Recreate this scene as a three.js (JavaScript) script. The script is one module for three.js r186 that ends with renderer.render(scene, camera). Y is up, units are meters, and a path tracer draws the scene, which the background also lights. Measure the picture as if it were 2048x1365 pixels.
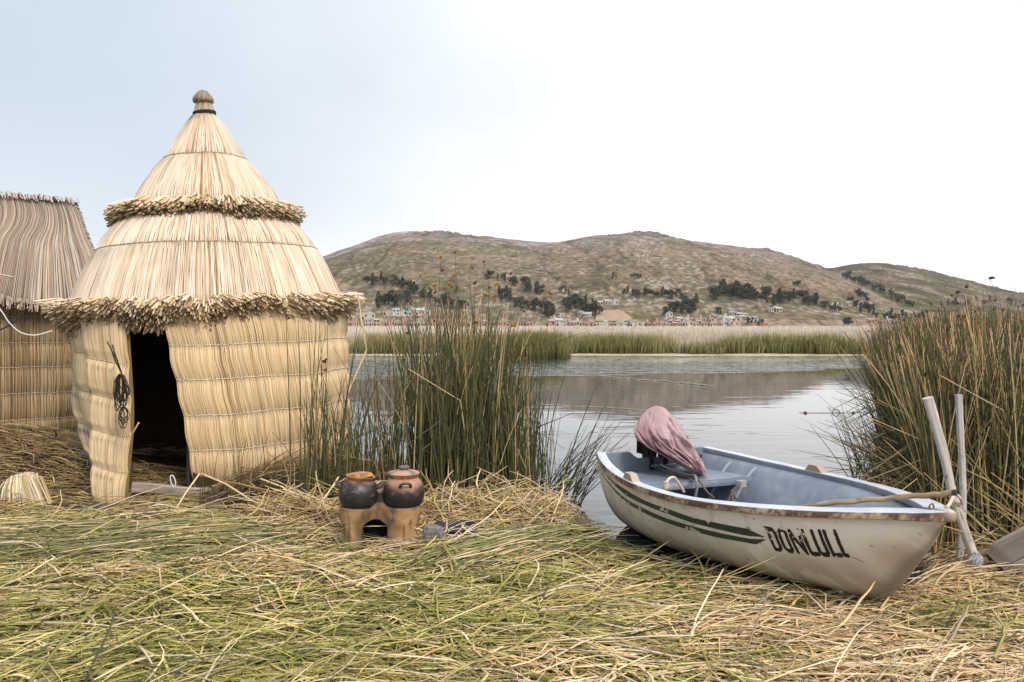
import * as THREE from 'three';
import { mergeGeometries } from 'three/addons/utils/BufferGeometryUtils.js';
import { MarchingCubes } from 'three/addons/objects/MarchingCubes.js';

// ------------------------------------------------------------------ camera, sky, sun, exposure
const scene = new THREE.Scene();
const EYE = 1.6, FOCAL = 1700, HORIZON = 651;
const PITCH = Math.atan((682.5 - HORIZON) / FOCAL);
const camera = new THREE.PerspectiveCamera(2 * Math.atan(682.5 / FOCAL) * 180 / Math.PI, 2048 / 1365, 0.05, 12000);
camera.position.set(0, EYE, 0);
camera.rotation.x = -PITCH;
const renderer = new THREE.WebGLRenderer({ antialias: true });
renderer.setSize(1024, 682);
renderer.toneMapping = THREE.LinearToneMapping;
renderer.toneMappingExposure = 1.6;
renderer.shadowMap.enabled = true;

// ------------------------------------------------------------------ noise and randomness
function rng(seed) { let a = seed >>> 0; return () => { a = (a + 0x6D2B79F5) | 0; let t = Math.imul(a ^ (a >>> 15), 1 | a); t = (t + Math.imul(t ^ (t >>> 7), 61 | t)) ^ t; return ((t ^ (t >>> 14)) >>> 0) / 4294967296; }; }
function hash3(x, y, z) { let h = Math.imul(x, 374761393) ^ Math.imul(y, 668265263) ^ Math.imul(z, 1274126177); h = Math.imul(h ^ (h >>> 13), 1274126177); return ((h ^ (h >>> 16)) >>> 0) / 4294967296; }
const fade = (t) => t * t * (3 - 2 * t);
function noise2(x, y, k = 0) {
  const ix = Math.floor(x), iy = Math.floor(y), fx = fade(x - ix), fy = fade(y - iy);
  const a = hash3(ix, iy, k), b = hash3(ix + 1, iy, k), c = hash3(ix, iy + 1, k), d = hash3(ix + 1, iy + 1, k);
  return (a + (b - a) * fx + (c - a) * fy + (a - b - c + d) * fx * fy) * 2 - 1;
}
function noise3(x, y, z) {
  const iz = Math.floor(z), fz = fade(z - iz);
  const a = noise2(x, y, iz * 7 + 3), b = noise2(x, y, iz * 7 + 10);
  return a + (b - a) * fz;
}
function fbm(x, y, oct = 4, k = 0) { let s = 0, a = 0.5; for (let i = 0; i < oct; i++) { s += a * noise2(x, y, k + i * 17); x = x * 2.03 + 5.1; y = y * 2.03 + 1.7; a *= 0.5; } return s; }
const clamp = THREE.MathUtils.clamp, lerp = THREE.MathUtils.lerp;
const ss = (a, b, x) => { const t = clamp((x - a) / (b - a), 0, 1); return t * t * (3 - 2 * t); };
const mixc = (a, b, t) => [a[0] + (b[0] - a[0]) * t, a[1] + (b[1] - a[1]) * t, a[2] + (b[2] - a[2]) * t];
const mul = (c, k) => [c[0] * k, c[1] * k, c[2] * k];
const gauss = (r) => (r() + r() + r() + r() - 2) * 1.0;   // about +-1, sd 0.58
function curve1(pts) { return (x) => { if (x <= pts[0][0]) return pts[0][1]; for (let i = 1; i < pts.length; i++) if (x <= pts[i][0]) { const [x0, y0] = pts[i - 1], [x1, y1] = pts[i], t = (x - x0) / (x1 - x0); const m0 = i > 1 ? (y1 - pts[i - 2][1]) / (x1 - pts[i - 2][0]) : (y1 - y0) / (x1 - x0), m1 = i < pts.length - 1 ? (pts[i + 1][1] - y0) / (pts[i + 1][0] - x0) : (y1 - y0) / (x1 - x0), h = x1 - x0, t2 = t * t, t3 = t2 * t; return (2 * t3 - 3 * t2 + 1) * y0 + (t3 - 2 * t2 + t) * h * m0 + (-2 * t3 + 3 * t2) * y1 + (t3 - t2) * h * m1; } return pts[pts.length - 1][1]; }; }

// ------------------------------------------------------------------ the overcast sky and its soft sun
{
  const W = 1024, H = 512, data = new Float32Array(W * H * 4);
  for (let r = 0; r < H; r++) for (let c = 0; c < W; c++) {
    const up = ((r + 0.5) / H - 0.5) * Math.PI, az = ((c + 0.5) / W - 0.5) * 2 * Math.PI;
    const x = Math.cos(az) * Math.cos(up), z = Math.sin(az) * Math.cos(up), y = Math.sin(up);
    // thin blue-grey cloud to the west (left), bright white cloud elsewhere
    const k = 2.2 / (Math.max(y, 0) + 0.35), n = fbm(x * k + 7.3, z * k + 2.1, 5, 40), n2 = fbm(x * 2.1 + 3, z * 2.1 + y * 2, 3, 90);
    const blue = ss(0.30, -0.50, x + 0.10 * n + 0.06 * n2 - 0.03) * (0.72 + 0.28 * ss(0.0, 0.3, y)) * (1 - 0.35 * ss(0.12, 0.0, y));
    const bright = 0.79 + 0.55 * ss(0.25, 1, y) + 0.04 * n + 0.04 * n2;
    const white = [bright, bright * 1.0, bright * 1.0], bl = [0.405, 0.468, 0.540];
    const col = mixc(white, mul(bl, 1 + 0.05 * n + 0.12 * ss(0.4, 1, y)), clamp(blue, 0, 1));
    data.set([col[0], col[1], col[2], 1], (r * W + c) * 4);
  }
  const sky = new THREE.DataTexture(data, W, H, THREE.RGBAFormat, THREE.FloatType);
  sky.mapping = THREE.EquirectangularReflectionMapping; sky.magFilter = sky.minFilter = THREE.LinearFilter; sky.needsUpdate = true;
  scene.background = sky; scene.environment = sky;
}
scene.fog = new THREE.FogExp2(new THREE.Color().setRGB(0.9, 0.87, 0.89), 0.00004);
const sun = new THREE.DirectionalLight(new THREE.Color().setRGB(1, 0.93, 0.84), 1.5);
sun.position.set(9, 17, 9); sun.target.position.set(0, 0, -8);
sun.castShadow = true; sun.shadow.radius = 26; sun.shadow.mapSize.set(2048, 2048);
Object.assign(sun.shadow.camera, { left: -16, right: 16, top: 16, bottom: -16, near: 1, far: 60 });
scene.add(sun, sun.target);

// ------------------------------------------------------------------ helpers
const V = (x, y, z) => new THREE.Vector3(x, y, z);
// a point of the place, from the direction (pixel of the 2048-wide photograph) in which it is seen and how deep it lies
function at(px, py, depth) {
  const a = (px - 1024) / FOCAL, b = -(py - 682.5) / FOCAL, c = Math.cos(PITCH), s = Math.sin(PITCH);
  const y = c * b - s, d = s * b + c;
  return V(a / d * depth, EYE + y / d * depth, -depth);
}
function atY(px, py, y) { const p = at(px, py, 1); return at(px, py, (y - EYE) / (p.y - EYE)); }
const used = {};
function numbered(n) { used[n] = (used[n] ?? -1) + 1; return used[n] ? n + '_' + String(used[n]).padStart(3, '0') : n; }
function tag(o, label, category, group, kind) { if (label) o.userData.label = label; if (category) o.userData.category = category; if (group) o.userData.group = group; if (kind) o.userData.kind = kind; return o; }
function thing(name, label, category, pos, turn = 0, group, kind) { const o = new THREE.Group(); o.name = numbered(name); o.position.copy(pos ?? V(0, 0, 0)); o.rotation.y = turn; scene.add(o); return tag(o, label, category, group, kind); }
function dup(src, name, label, group) { const c = src.clone(); c.name = numbered(name); c.userData = { ...src.userData }; if (label) c.userData.label = label; if (group) c.userData.group = group; scene.add(c); return c; }
class MB {
  constructor() { this.p = []; this.c = []; this.uv = []; this.i = []; this.n = 0; }
  v(x, y, z, c = [1, 1, 1], u = 0, w = 0) { this.p.push(x, y, z); this.c.push(c[0], c[1], c[2]); this.uv.push(u, w); return this.n++; }
  tri(a, b, c) { this.i.push(a, b, c); }
  quad(a, b, c, d) { this.i.push(a, b, c, a, c, d); }
  face(pts, c) { const ids = pts.map((q) => this.v(q.x, q.y, q.z, c)); for (let k = 1; k < ids.length - 1; k++) this.tri(ids[0], ids[k], ids[k + 1]); }
  // a round bar along points; radii may be a number or a function of t; colour a triple or a function of (t, angle)
  tube(pts, radius, sides = 6, color = [1, 1, 1], cap = true, capColor, flat = 1) {
    const n = pts.length, R = typeof radius === 'function' ? radius : () => radius, C = typeof color === 'function' ? color : () => color;
    let nor = null; const rings = [];
    for (let k = 0; k < n; k++) {
      const tan = pts[Math.min(k + 1, n - 1)].clone().sub(pts[Math.max(k - 1, 0)]).normalize();
      if (!nor) { nor = Math.abs(tan.y) < 0.9 ? V(0, 1, 0) : V(1, 0, 0); }
      nor = nor.clone().addScaledVector(tan, -nor.dot(tan)).normalize();
      const bi = tan.clone().cross(nor), t = k / (n - 1), r = R(t), ring = [];
      for (let j = 0; j < sides; j++) { const a = j / sides * 2 * Math.PI, ca = Math.cos(a) * r * flat, sa = Math.sin(a) * r, q = pts[k]; ring.push(this.v(q.x + nor.x * ca + bi.x * sa, q.y + nor.y * ca + bi.y * sa, q.z + nor.z * ca + bi.z * sa, C(t, a), t, j / sides)); }
      rings.push(ring);
    }
    for (let k = 0; k < n - 1; k++) for (let j = 0; j < sides; j++) { const m = (j + 1) % sides; this.quad(rings[k][j], rings[k][m], rings[k + 1][m], rings[k + 1][j]); }
    if (cap) for (const [ring, q, f] of [[rings[0], pts[0], 1], [rings[n - 1], pts[n - 1], 0]]) {
      const cc = capColor ?? C(f ? 0 : 1, 0), ids = ring.map((id) => this.v(this.p[id * 3], this.p[id * 3 + 1], this.p[id * 3 + 2], cc)), m = this.v(q.x, q.y, q.z, cc);
      for (let j = 0; j < sides; j++) { const e = (j + 1) % sides; f ? this.tri(m, ids[e], ids[j]) : this.tri(m, ids[j], ids[e]); }
    }
    return this;
  }
  box(center, size, c = [1, 1, 1], m) {
    const [w, h, d] = size.map((x) => x / 2), P = (x, y, z) => { const q = V(x, y, z); if (m) q.applyMatrix4(m); return q.add(center); };
    const k = [[[-1, -1, 1], [1, -1, 1], [1, 1, 1], [-1, 1, 1]], [[1, -1, -1], [-1, -1, -1], [-1, 1, -1], [1, 1, -1]], [[1, -1, 1], [1, -1, -1], [1, 1, -1], [1, 1, 1]], [[-1, -1, -1], [-1, -1, 1], [-1, 1, 1], [-1, 1, -1]], [[-1, 1, 1], [1, 1, 1], [1, 1, -1], [-1, 1, -1]], [[-1, -1, -1], [1, -1, -1], [1, -1, 1], [-1, -1, 1]]];
    for (const f of k) this.face(f.map(([x, y, z]) => P(x * w, y * h, z * d)), c);
    return this;
  }
  grid(fn, nu, nv, color, flip) {
    const base = this.n;
    for (let j = 0; j <= nv; j++) for (let i = 0; i <= nu; i++) { const u = i / nu, v = j / nv, q = fn(u, v), c = typeof color === 'function' ? color(u, v, q) : color ?? [1, 1, 1]; this.v(q.x, q.y, q.z, c, u, v); }
    for (let j = 0; j < nv; j++) for (let i = 0; i < nu; i++) { const a = base + j * (nu + 1) + i, b = a + 1, d = a + nu + 1, e = d + 1; flip ? this.quad(a, d, e, b) : this.quad(a, b, e, d); }
    return this;
  }
  lathe(prof, sides, color, deform) {
    const n = prof.length;
    return this.grid((u, v) => { const f = v * (n - 1), k = Math.min(Math.floor(f), n - 2), t = f - k, r = lerp(prof[k][0], prof[k + 1][0], t), y = lerp(prof[k][1], prof[k + 1][1], t), a = u * 2 * Math.PI, q = V(r * Math.sin(a), y, r * Math.cos(a)); return deform ? deform(q, u, v) : q; }, sides, n - 1, color);
  }
  geo() {
    const g = new THREE.BufferGeometry();
    g.setAttribute('position', new THREE.Float32BufferAttribute(this.p, 3)); g.setAttribute('color', new THREE.Float32BufferAttribute(this.c, 3)); g.setAttribute('uv', new THREE.Float32BufferAttribute(this.uv, 2));
    g.setIndex(this.n > 65535 ? new THREE.Uint32BufferAttribute(this.i, 1) : new THREE.Uint16BufferAttribute(this.i, 1)); g.computeVertexNormals(); return g;
  }
  build(name, mat, parent, kind) { return mesh(name, this.geo(), mat, parent, kind); }
}
function mesh(name, geo, mat, parent, kind) {
  const m = new THREE.Mesh(geo, mat); m.castShadow = m.receiveShadow = true;
  m.name = parent ? name : numbered(name); (parent ?? scene).add(m); if (kind) m.userData.kind = kind; return m;
}
function instances(name, geo, mat, list, parent) {
  const im = new THREE.InstancedMesh(geo, mat, list.length); im.castShadow = im.receiveShadow = true; const col = new THREE.Color();
  list.forEach(([m, c], k) => { im.setMatrixAt(k, m); im.setColorAt(k, col.setRGB(...c)); });
  im.name = parent ? name : numbered(name); im.userData.kind = 'stuff'; (parent ?? scene).add(im); return im;
}
const std = (o = {}, spec = 1) => new THREE.MeshPhysicalMaterial({ color: 0xffffff, vertexColors: true, roughness: 0.85, specularIntensity: spec, side: THREE.DoubleSide, ...o });
const M = {
  reed: std({ roughness: 0.62 }), stem: std({ roughness: 0.55 }), straw: std({ roughness: 0.6 }), matte: std({ roughness: 1 }, 0.08), paint: std({ roughness: 0.5 }), clay: std({ roughness: 0.8 }),
  soot: std({ roughness: 0.4 }), wood: std({ roughness: 0.8 }), cloth: std({ roughness: 0.95 }), rope: std({ roughness: 0.9 }), dark: std({ roughness: 0.45 }), metal: std({ roughness: 0.35, metalness: 0.8 }),
  hill: std({ roughness: 1 }, 0.02), leaf: std({ roughness: 0.9 }, 0.15), house: std({ roughness: 0.9 }), glass: std({ roughness: 0.2 }),
};
const STRAW = [0.60, 0.46, 0.28], PALE = [0.62, 0.52, 0.37], GOLD = [0.46, 0.31, 0.12], BROWN = [0.16, 0.095, 0.045], GREEN = [0.118, 0.128, 0.042], DKGREEN = [0.045, 0.055, 0.022];

// ------------------------------------------------------------------ the floating island, the lake, the far reed plain and the hills
const WATER = -0.08;
const ISLAND = [[-40, 13], [-9, 13], [-4.5, 12.6], [-2.4, 11.2], [-1.5, 9.9], [-0.5, 9.45], [0.25, 8.5], [0.48, 7.6], [0.64, 7.0], [0.95, 6.32], [1.36, 5.70], [1.72, 5.36], [2.08, 5.18], [2.5, 5.28], [2.8, 5.75], [3.1, 6.5], [3.6, 8.3], [4.5, 10.6], [6.4, 15], [8.5, 20], [9.8, 23], [14, 25], [40, 26], [40, -10], [-40, -10]];
function shoreDistance(x, d) {   // metres inside the island's edge
  let inside = false, best = 1e9;
  for (let i = 0, j = ISLAND.length - 1; i < ISLAND.length; j = i++) {
    const [ax, ay] = ISLAND[j], [bx, by] = ISLAND[i];
    if ((ay > d) !== (by > d) && x < (bx - ax) * (d - ay) / (by - ay) + ax) inside = !inside;
    const t = clamp(((x - ax) * (bx - ax) + (d - ay) * (by - ay)) / ((bx - ax) ** 2 + (by - ay) ** 2), 0, 1);
    best = Math.min(best, Math.hypot(x - ax - t * (bx - ax), d - ay - t * (by - ay)));
  }
  return inside ? best : -best;
}
const bump = (x, d, cx, cd, rx, rd, h) => h * Math.exp(-(((x - cx) / rx) ** 2) - ((d - cd) / rd) ** 2);
function G(x, d) {
  let y = -0.065 + 0.045 * fbm(x * 0.9, d * 1.1, 3, 5) + 0.03 * fbm(x * 2.6, d * 3.1, 2, 8);
  y += bump(x, d, -6.6, 9.9, 1.75, 1.5, 0.50) + bump(x, d, -4.9, 9.2, 0.7, 0.7, 0.10) + bump(x, d, -2.1, 8.35, 0.55, 0.45, 0.16) + bump(x, d, 0.05, 7.45, 0.75, 0.45, 0.05) + bump(x, d, -1.45, 9.3, 0.6, 0.5, 0.1);
  y += bump(x, d, -3.85, 7.75, 0.4, 0.4, -0.10) + bump(x, d, -6.2, 6.2, 1.2, 0.5, 0.06) + bump(x, d, 3.3, 5.2, 0.8, 0.5, 0.05);
  const s = shoreDistance(x, d);
  return y - 0.34 * (1 - ss(-0.32, 0.22, s)) - 0.5 * ss(-0.2, -1.2, s);
}
{
  const b = new MB(), nx = 210, nd = 200;
  b.grid((u, v) => { const x = lerp(-16, 16, u), d = lerp(-8, 26, v); return V(x, G(x, d) - 0.03, -d); }, nx, nd, (u, v, q) => mixc([0.045, 0.032, 0.016], [0.085, 0.062, 0.030], 0.5 + fbm(q.x * 6, q.z * 6, 3, 3)));
  b.build('island_ground', M.matte, null, 'structure');
}
{
  // slopes of small wind waves, calmer in the lee of the reeds, rougher far out
  const N = 2048, L = 45, data = new Float32Array(N * N * 4), waves = [], r = rng(11);
  for (let k = 0; k < 34; k++) { const m = Math.round(lerp(26, 330, Math.pow(k / 33, 1.15))), n = Math.round(m * (r() - 0.5) * 0.75); waves.push([n, m, r() * 6.283, 0.75 + 0.5 * r()]); }
  const T = new Float32Array(N * N * 2);
  const cosT = new Float32Array(N), two = 2 * Math.PI / N; for (let k = 0; k < N; k++) cosT[k] = Math.cos(k * two);
  waves.forEach(([n, m, ph, a]) => {
    const o = Math.round(ph / two), am = a * 0.2;
    for (let j = 0; j < N; j++) for (let i = 0; i < N; i++) { const c = cosT[(((n * i + m * j + o) % N) + N) & (N - 1)] * am, q = (j * N + i) * 2; T[q] += c * n / m; T[q + 1] += c; }
  });
  for (let j = 0; j < N; j++) for (let i = 0; i < N; i++) {
    const x = i / N * L > 30 ? i / N * L - 45 : i / N * L, d = j / N * L, q = j * N + i, g = 0.35 + 0.65 * ss(-0.35, 0.45, fbm(x * 0.35, d * 1.0, 3, 60));
    const e = 33 - 3.5 * fbm(x * 0.22 + 4, d * 0.05, 2, 62) - 5 * ss(14, 2, x);
    let A = lerp(0.0029, 0.085, ss(e - 1.5, e + 1.5, d)) + 0.014 * ss(17, 10, d) * g;
    A *= 0.55 + 0.6 * g;
    const sx = T[q * 2] * A, sd = T[q * 2 + 1] * A + 0.25 * A * fbm(x * 9, d * 22, 2, 64);
    data[q * 4] = 0.5 - sx / 2; data[q * 4 + 1] = 0.5 - sd / 2; data[q * 4 + 2] = 1; data[q * 4 + 3] = 1;
  }
  const t = new THREE.DataTexture(data, N, N, THREE.RGBAFormat, THREE.FloatType); t.wrapS = t.wrapT = THREE.RepeatWrapping; t.magFilter = THREE.LinearFilter; t.needsUpdate = true;
  const mat = new THREE.MeshPhysicalMaterial({ color: new THREE.Color().setRGB(0.03, 0.036, 0.042), roughness: 0.025, ior: 1.5, normalMap: t, side: THREE.DoubleSide });
  const g = new THREE.BufferGeometry(), X0 = -45, X1 = 90, D0 = 0, D1 = 56;
  g.setAttribute('position', new THREE.Float32BufferAttribute([X0, WATER, -D0, X1, WATER, -D0, X1, WATER, -D1, X0, WATER, -D1], 3));
  g.setAttribute('uv', new THREE.Float32BufferAttribute([[X0, D0], [X1, D0], [X1, D1], [X0, D1]].flatMap(([x, d]) => [x / L, Math.min(d, 200) / L]), 2));
  g.setAttribute('normal', new THREE.Float32BufferAttribute([0, 1, 0, 0, 1, 0, 0, 1, 0, 0, 1, 0], 3)); g.setIndex([0, 1, 2, 0, 2, 3]);
  mesh('lake_water', g, mat, null, 'structure');
}
{
  const b = new MB();   // pale floating mats of dead reed along the far edge of the water
  b.grid((u, v) => { const x = lerp(-45, 60, u), e = 46.2 + 0.9 * fbm(x * 0.35, 1, 3, 21) + 0.5 * fbm(x * 2.1, 4, 2, 22) + 0.03 * Math.max(0, x - 8), d = lerp(e, 50.5, v); return V(x, WATER + 0.012 + 0.13 * Math.sqrt(v) + 0.05 * v * noise2(x * 3, d * 4, 9), -d); }, 420, 10, (u, v, q) => mixc([0.50, 0.43, 0.33], [0.30, 0.25, 0.16], 0.5 + 0.9 * fbm(q.x * 2, q.z * 3, 3, 31)));
  b.build('muddy_bank', M.matte, null, 'structure');
  const p = new MB();
  p.grid((u, v) => { const d = 48 * Math.pow(680 / 48, v), x = lerp(-1.25, 1.5, u) * (d + 20); return V(x, d < 50 ? 0.02 : 0.16 + 0.25 * ss(60, 120, d), -d); }, 160, 60, (u, v, q) => mixc([0.50, 0.43, 0.36], [0.40, 0.36, 0.25], 0.5 + fbm(q.x * 0.05, q.z * 0.012, 3, 33)));
  p.build('reed_plain', M.matte, null, 'structure');
}
// each ridge: its crest as seen from the island (pixel of the photograph), its distance, where its foot is
const RIDGES = [
  { crest: curve1([[-1500, 640], [-600, 600], [0, 560], [300, 560], [500, 552], [600, 524], [640, 512], [700, 491], [760, 471], [800, 463], [880, 465], [1000, 475], [1100, 482], [1180, 476], [1260, 470], [1330, 475], [1420, 486], [1530, 499], [1590, 516], [1640, 532], [1680, 545], [1720, 564], [1770, 592], [1820, 622], [1860, 645], [1900, 656]]), D: 1600, F: 640 },
  { crest: curve1([[1350, 660], [1500, 600], [1590, 560], [1650, 540], [1700, 530], [1760, 527], [1830, 537], [1900, 555], [1960, 570], [2048, 588], [2250, 622], [2600, 640], [3300, 650]]), D: 2300, F: 950 },
  { crest: curve1([[200, 640], [420, 575], [560, 556], [650, 545], [700, 529], [760, 516], [810, 519], [870, 536], [930, 556], [1000, 585], [1070, 612], [1150, 642], [1200, 656]]), D: 1080, F: 640 },
  { crest: curve1([[300, 650], [480, 575], [580, 552], [640, 556], [700, 566], [760, 577], [830, 594], [900, 617], [960, 640], [1010, 656]]), D: 860, F: 630 },
  { crest: curve1([[1420, 658], [1490, 644], [1550, 628], [1620, 619], [1690, 627], [1750, 641], [1800, 656]]), D: 740, F: 628 },
  { crest: curve1([[1640, 650], [1800, 628], [1900, 622], [2048, 618], [2400, 630], [2800, 650]]), D: 950, F: 640 },
];
function hillAt(px, d) {
  let tops = [0.6 + 0.004 * Math.max(0, d - 600)], best = 0, who = -1, rel = 0;
  RIDGES.forEach((r, k) => {
    const top = EYE + (HORIZON - r.crest(px)) * r.D / FOCAL; if (top <= 0.3) return;
    const t = (d - r.F) / (r.D - r.F); let p = t <= 0 ? 0 : t <= 1 ? t * (1.45 - 0.45 * t) : 1 - ((d - r.D) / (0.55 * r.D)) ** 2;
    const y = Math.max(0, p) * top; tops.push(y); if (y > best) { best = y; who = k; rel = t; }
  });
  const k = 5, m = Math.max(...tops), y = m + k * Math.log(tops.reduce((a, h) => a + Math.exp((h - m) / k), 0)) - k * Math.log(tops.length) * Math.exp(-m / 6);
  return [Math.max(0.3, y - k * 0.35 * ss(0, 10, m)), who, rel];
}
function hillPoint(px, d) {
  const x = (px - 1024) / FOCAL * d; let [y, who, rel] = hillAt(px, d);
  const far = ss(3, 40, y), shape = who === 0 || who === 1 ? 1 : 0.45;
  y += far * shape * (9 * fbm(x * 0.006, d * 0.0035, 4, 70) - 7 * Math.abs(fbm(x * 0.011 + 3, d * 0.003, 3, 74)) + 2.5 * fbm(x * 0.04, d * 0.02, 3, 78)) * (0.35 + 0.65 * ss(1.0, 0.8, rel));
  let rock = 0;
  if (who === 1) rock = ss(0.80, 0.9, rel) * ss(1680, 1740, px); else if (who === 0) rock = ss(0.62, 0.85, rel) * ss(0.05, 0.3, fbm(x * 0.008 + 9, d * 0.004, 3, 83)) + 0.8 * ss(1500, 1560, px) * ss(0.86, 0.94, rel);
  if (rock > 0) y += rock * (7 * Math.abs(fbm(x * 0.03, d * 0.03, 4, 80)) + 6 * fbm(x * 0.09, d * 0.06, 3, 82));
  const terrace = (who === 0 || who === 2 || who === 3) ? ss(0.75, 0.4, rel) : 0, step = y / 4.5 + 0.3 * fbm(x * 0.01, d * 0.01, 2, 88), fr = step - Math.floor(step);
  y += terrace * far * 1.6 * (ss(0.55, 0.95, fr) - fr);
  return [x, y, who, rel, rock, terrace * ss(0.5, 0.85, fr) * ss(1.0, 0.88, fr)];
}
{
  const b = new MB(), cols = [], rows = [];
  for (let p = -1500; p < 560; p += 24) cols.push(p); for (let p = 560; p < 2080; p += 2.6) cols.push(p); for (let p = 2080; p <= 3600; p += 24) cols.push(p);
  for (let k = 0; k <= 300; k++) rows.push(585 * Math.pow(3400 / 585, k / 300));
  const tan = [0.215, 0.162, 0.122], mauve = [0.245, 0.192, 0.178], olive = [0.140, 0.110, 0.070], green = [0.098, 0.098, 0.042], earth = [0.275, 0.185, 0.14], grey = [0.105, 0.098, 0.098], pale = [0.38, 0.32, 0.285];
  for (const d of rows) for (const px of cols) {
    const [x, y, who, rel, rock, riser] = hillPoint(px, d);
    const n1 = fbm(x * 0.0045 + 1, d * 0.0035, 4, 101), n2 = fbm(x * 0.02, d * 0.012 + y * 0.02, 4, 105), n3 = fbm(x * 0.09, d * 0.02 + y * 0.16, 3, 109), far2 = ss(8, 40, y);
    let c = mixc(tan, olive, clamp(0.42 + 1.25 * n1, 0, 1));
    if (who === 0) { c = mixc(c, mauve, clamp(ss(0.40, 0.8, rel) * (0.75 + 1.2 * n2) * ss(1700, 1450, px), 0, 1)); c = mixc(c, olive, 0.55 * ss(0.5, 0.2, rel)); c = mixc(c, pale, 0.55 * ss(0.16, 0.34, n2) * ss(0.35, 0.7, rel) * ss(1400, 1000, px)); }
    if (who === 1) c = mul(mixc([0.095, 0.086, 0.05], tan, clamp(0.35 + 1.4 * n2, 0, 1)), 0.85);
    if (who === 2) c = mixc(mixc([0.135, 0.125, 0.05], green, 0.4), tan, clamp(0.30 + 1.3 * n2 + ss(0.8, 0.35, rel) * 0.35, 0, 1));
    if (who === 3) c = mixc(earth, tan, clamp(0.2 + 1.5 * n2, 0, 1));
    if (who === 4) c = mixc(olive, tan, clamp(0.45 + 1.8 * n2, 0, 1));
    if (who === -1 || y < 6) c = mixc(tan, earth, clamp(0.5 + 1.4 * n2, 0, 1));
    c = mixc(c, green, 0.6 * ss(0.18, 0.4, fbm(x * 0.011 + 20, d * 0.009, 4, 120)) * (who === 3 ? 0.4 : 1));
    c = mixc(c, grey, clamp(rock * (0.55 + 1.1 * n3 + 0.5 * n2), 0, 0.85));
    c = mixc(c, [0.07, 0.075, 0.035], 0.55 * riser * clamp(0.6 + 2 * n2, 0, 1));
    c = mixc(c, [0.06, 0.062, 0.036], 0.75 * ss(0.30, 0.42, n3 + 0.25 * n2) * ss(0.95, 0.7, rel));   // scattered shrubs
    const n4 = fbm(x * 0.33, y * 0.55 + d * 0.03, 2, 113), gully = Math.abs(fbm(x * 0.018 + 0.9 * n1, y * 0.006 + d * 0.0015, 3, 117)); c = mixc(c, pale, 0.42 * ss(0.25, 0.5, n4 + 0.5 * n2)); c = mixc(c, [0.075, 0.065, 0.045], 0.55 * ss(0.2, 0.42, -n4 - 0.4 * n2)); c = mixc(c, mul(c, 0.62), ss(0.09, 0.0, gully) * far2); c = mul(c, 1 + 0.6 * n3 + 0.45 * n4);
    b.v(x, y, -d, c, x * 0.01, d * 0.01);
  }
  const w = cols.length;
  for (let j = 0; j < rows.length - 1; j++) for (let i = 0; i < w - 1; i++) b.quad(j * w + i, j * w + i + 1, (j + 1) * w + i + 1, (j + 1) * w + i);
  b.build('hills', M.hill, null, 'structure');
}
// where the line of sight through a pixel meets the hills
function onHill(px, py, from = 600) {
  for (let d = from; d < 2900; d *= 1.006) { const y = hillPoint(px, d)[1], q = HORIZON - (y - EYE) * FOCAL / d; if (q <= py) return V((px - 1024) / FOCAL * d, y, -d); }
  return null;
}
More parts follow.
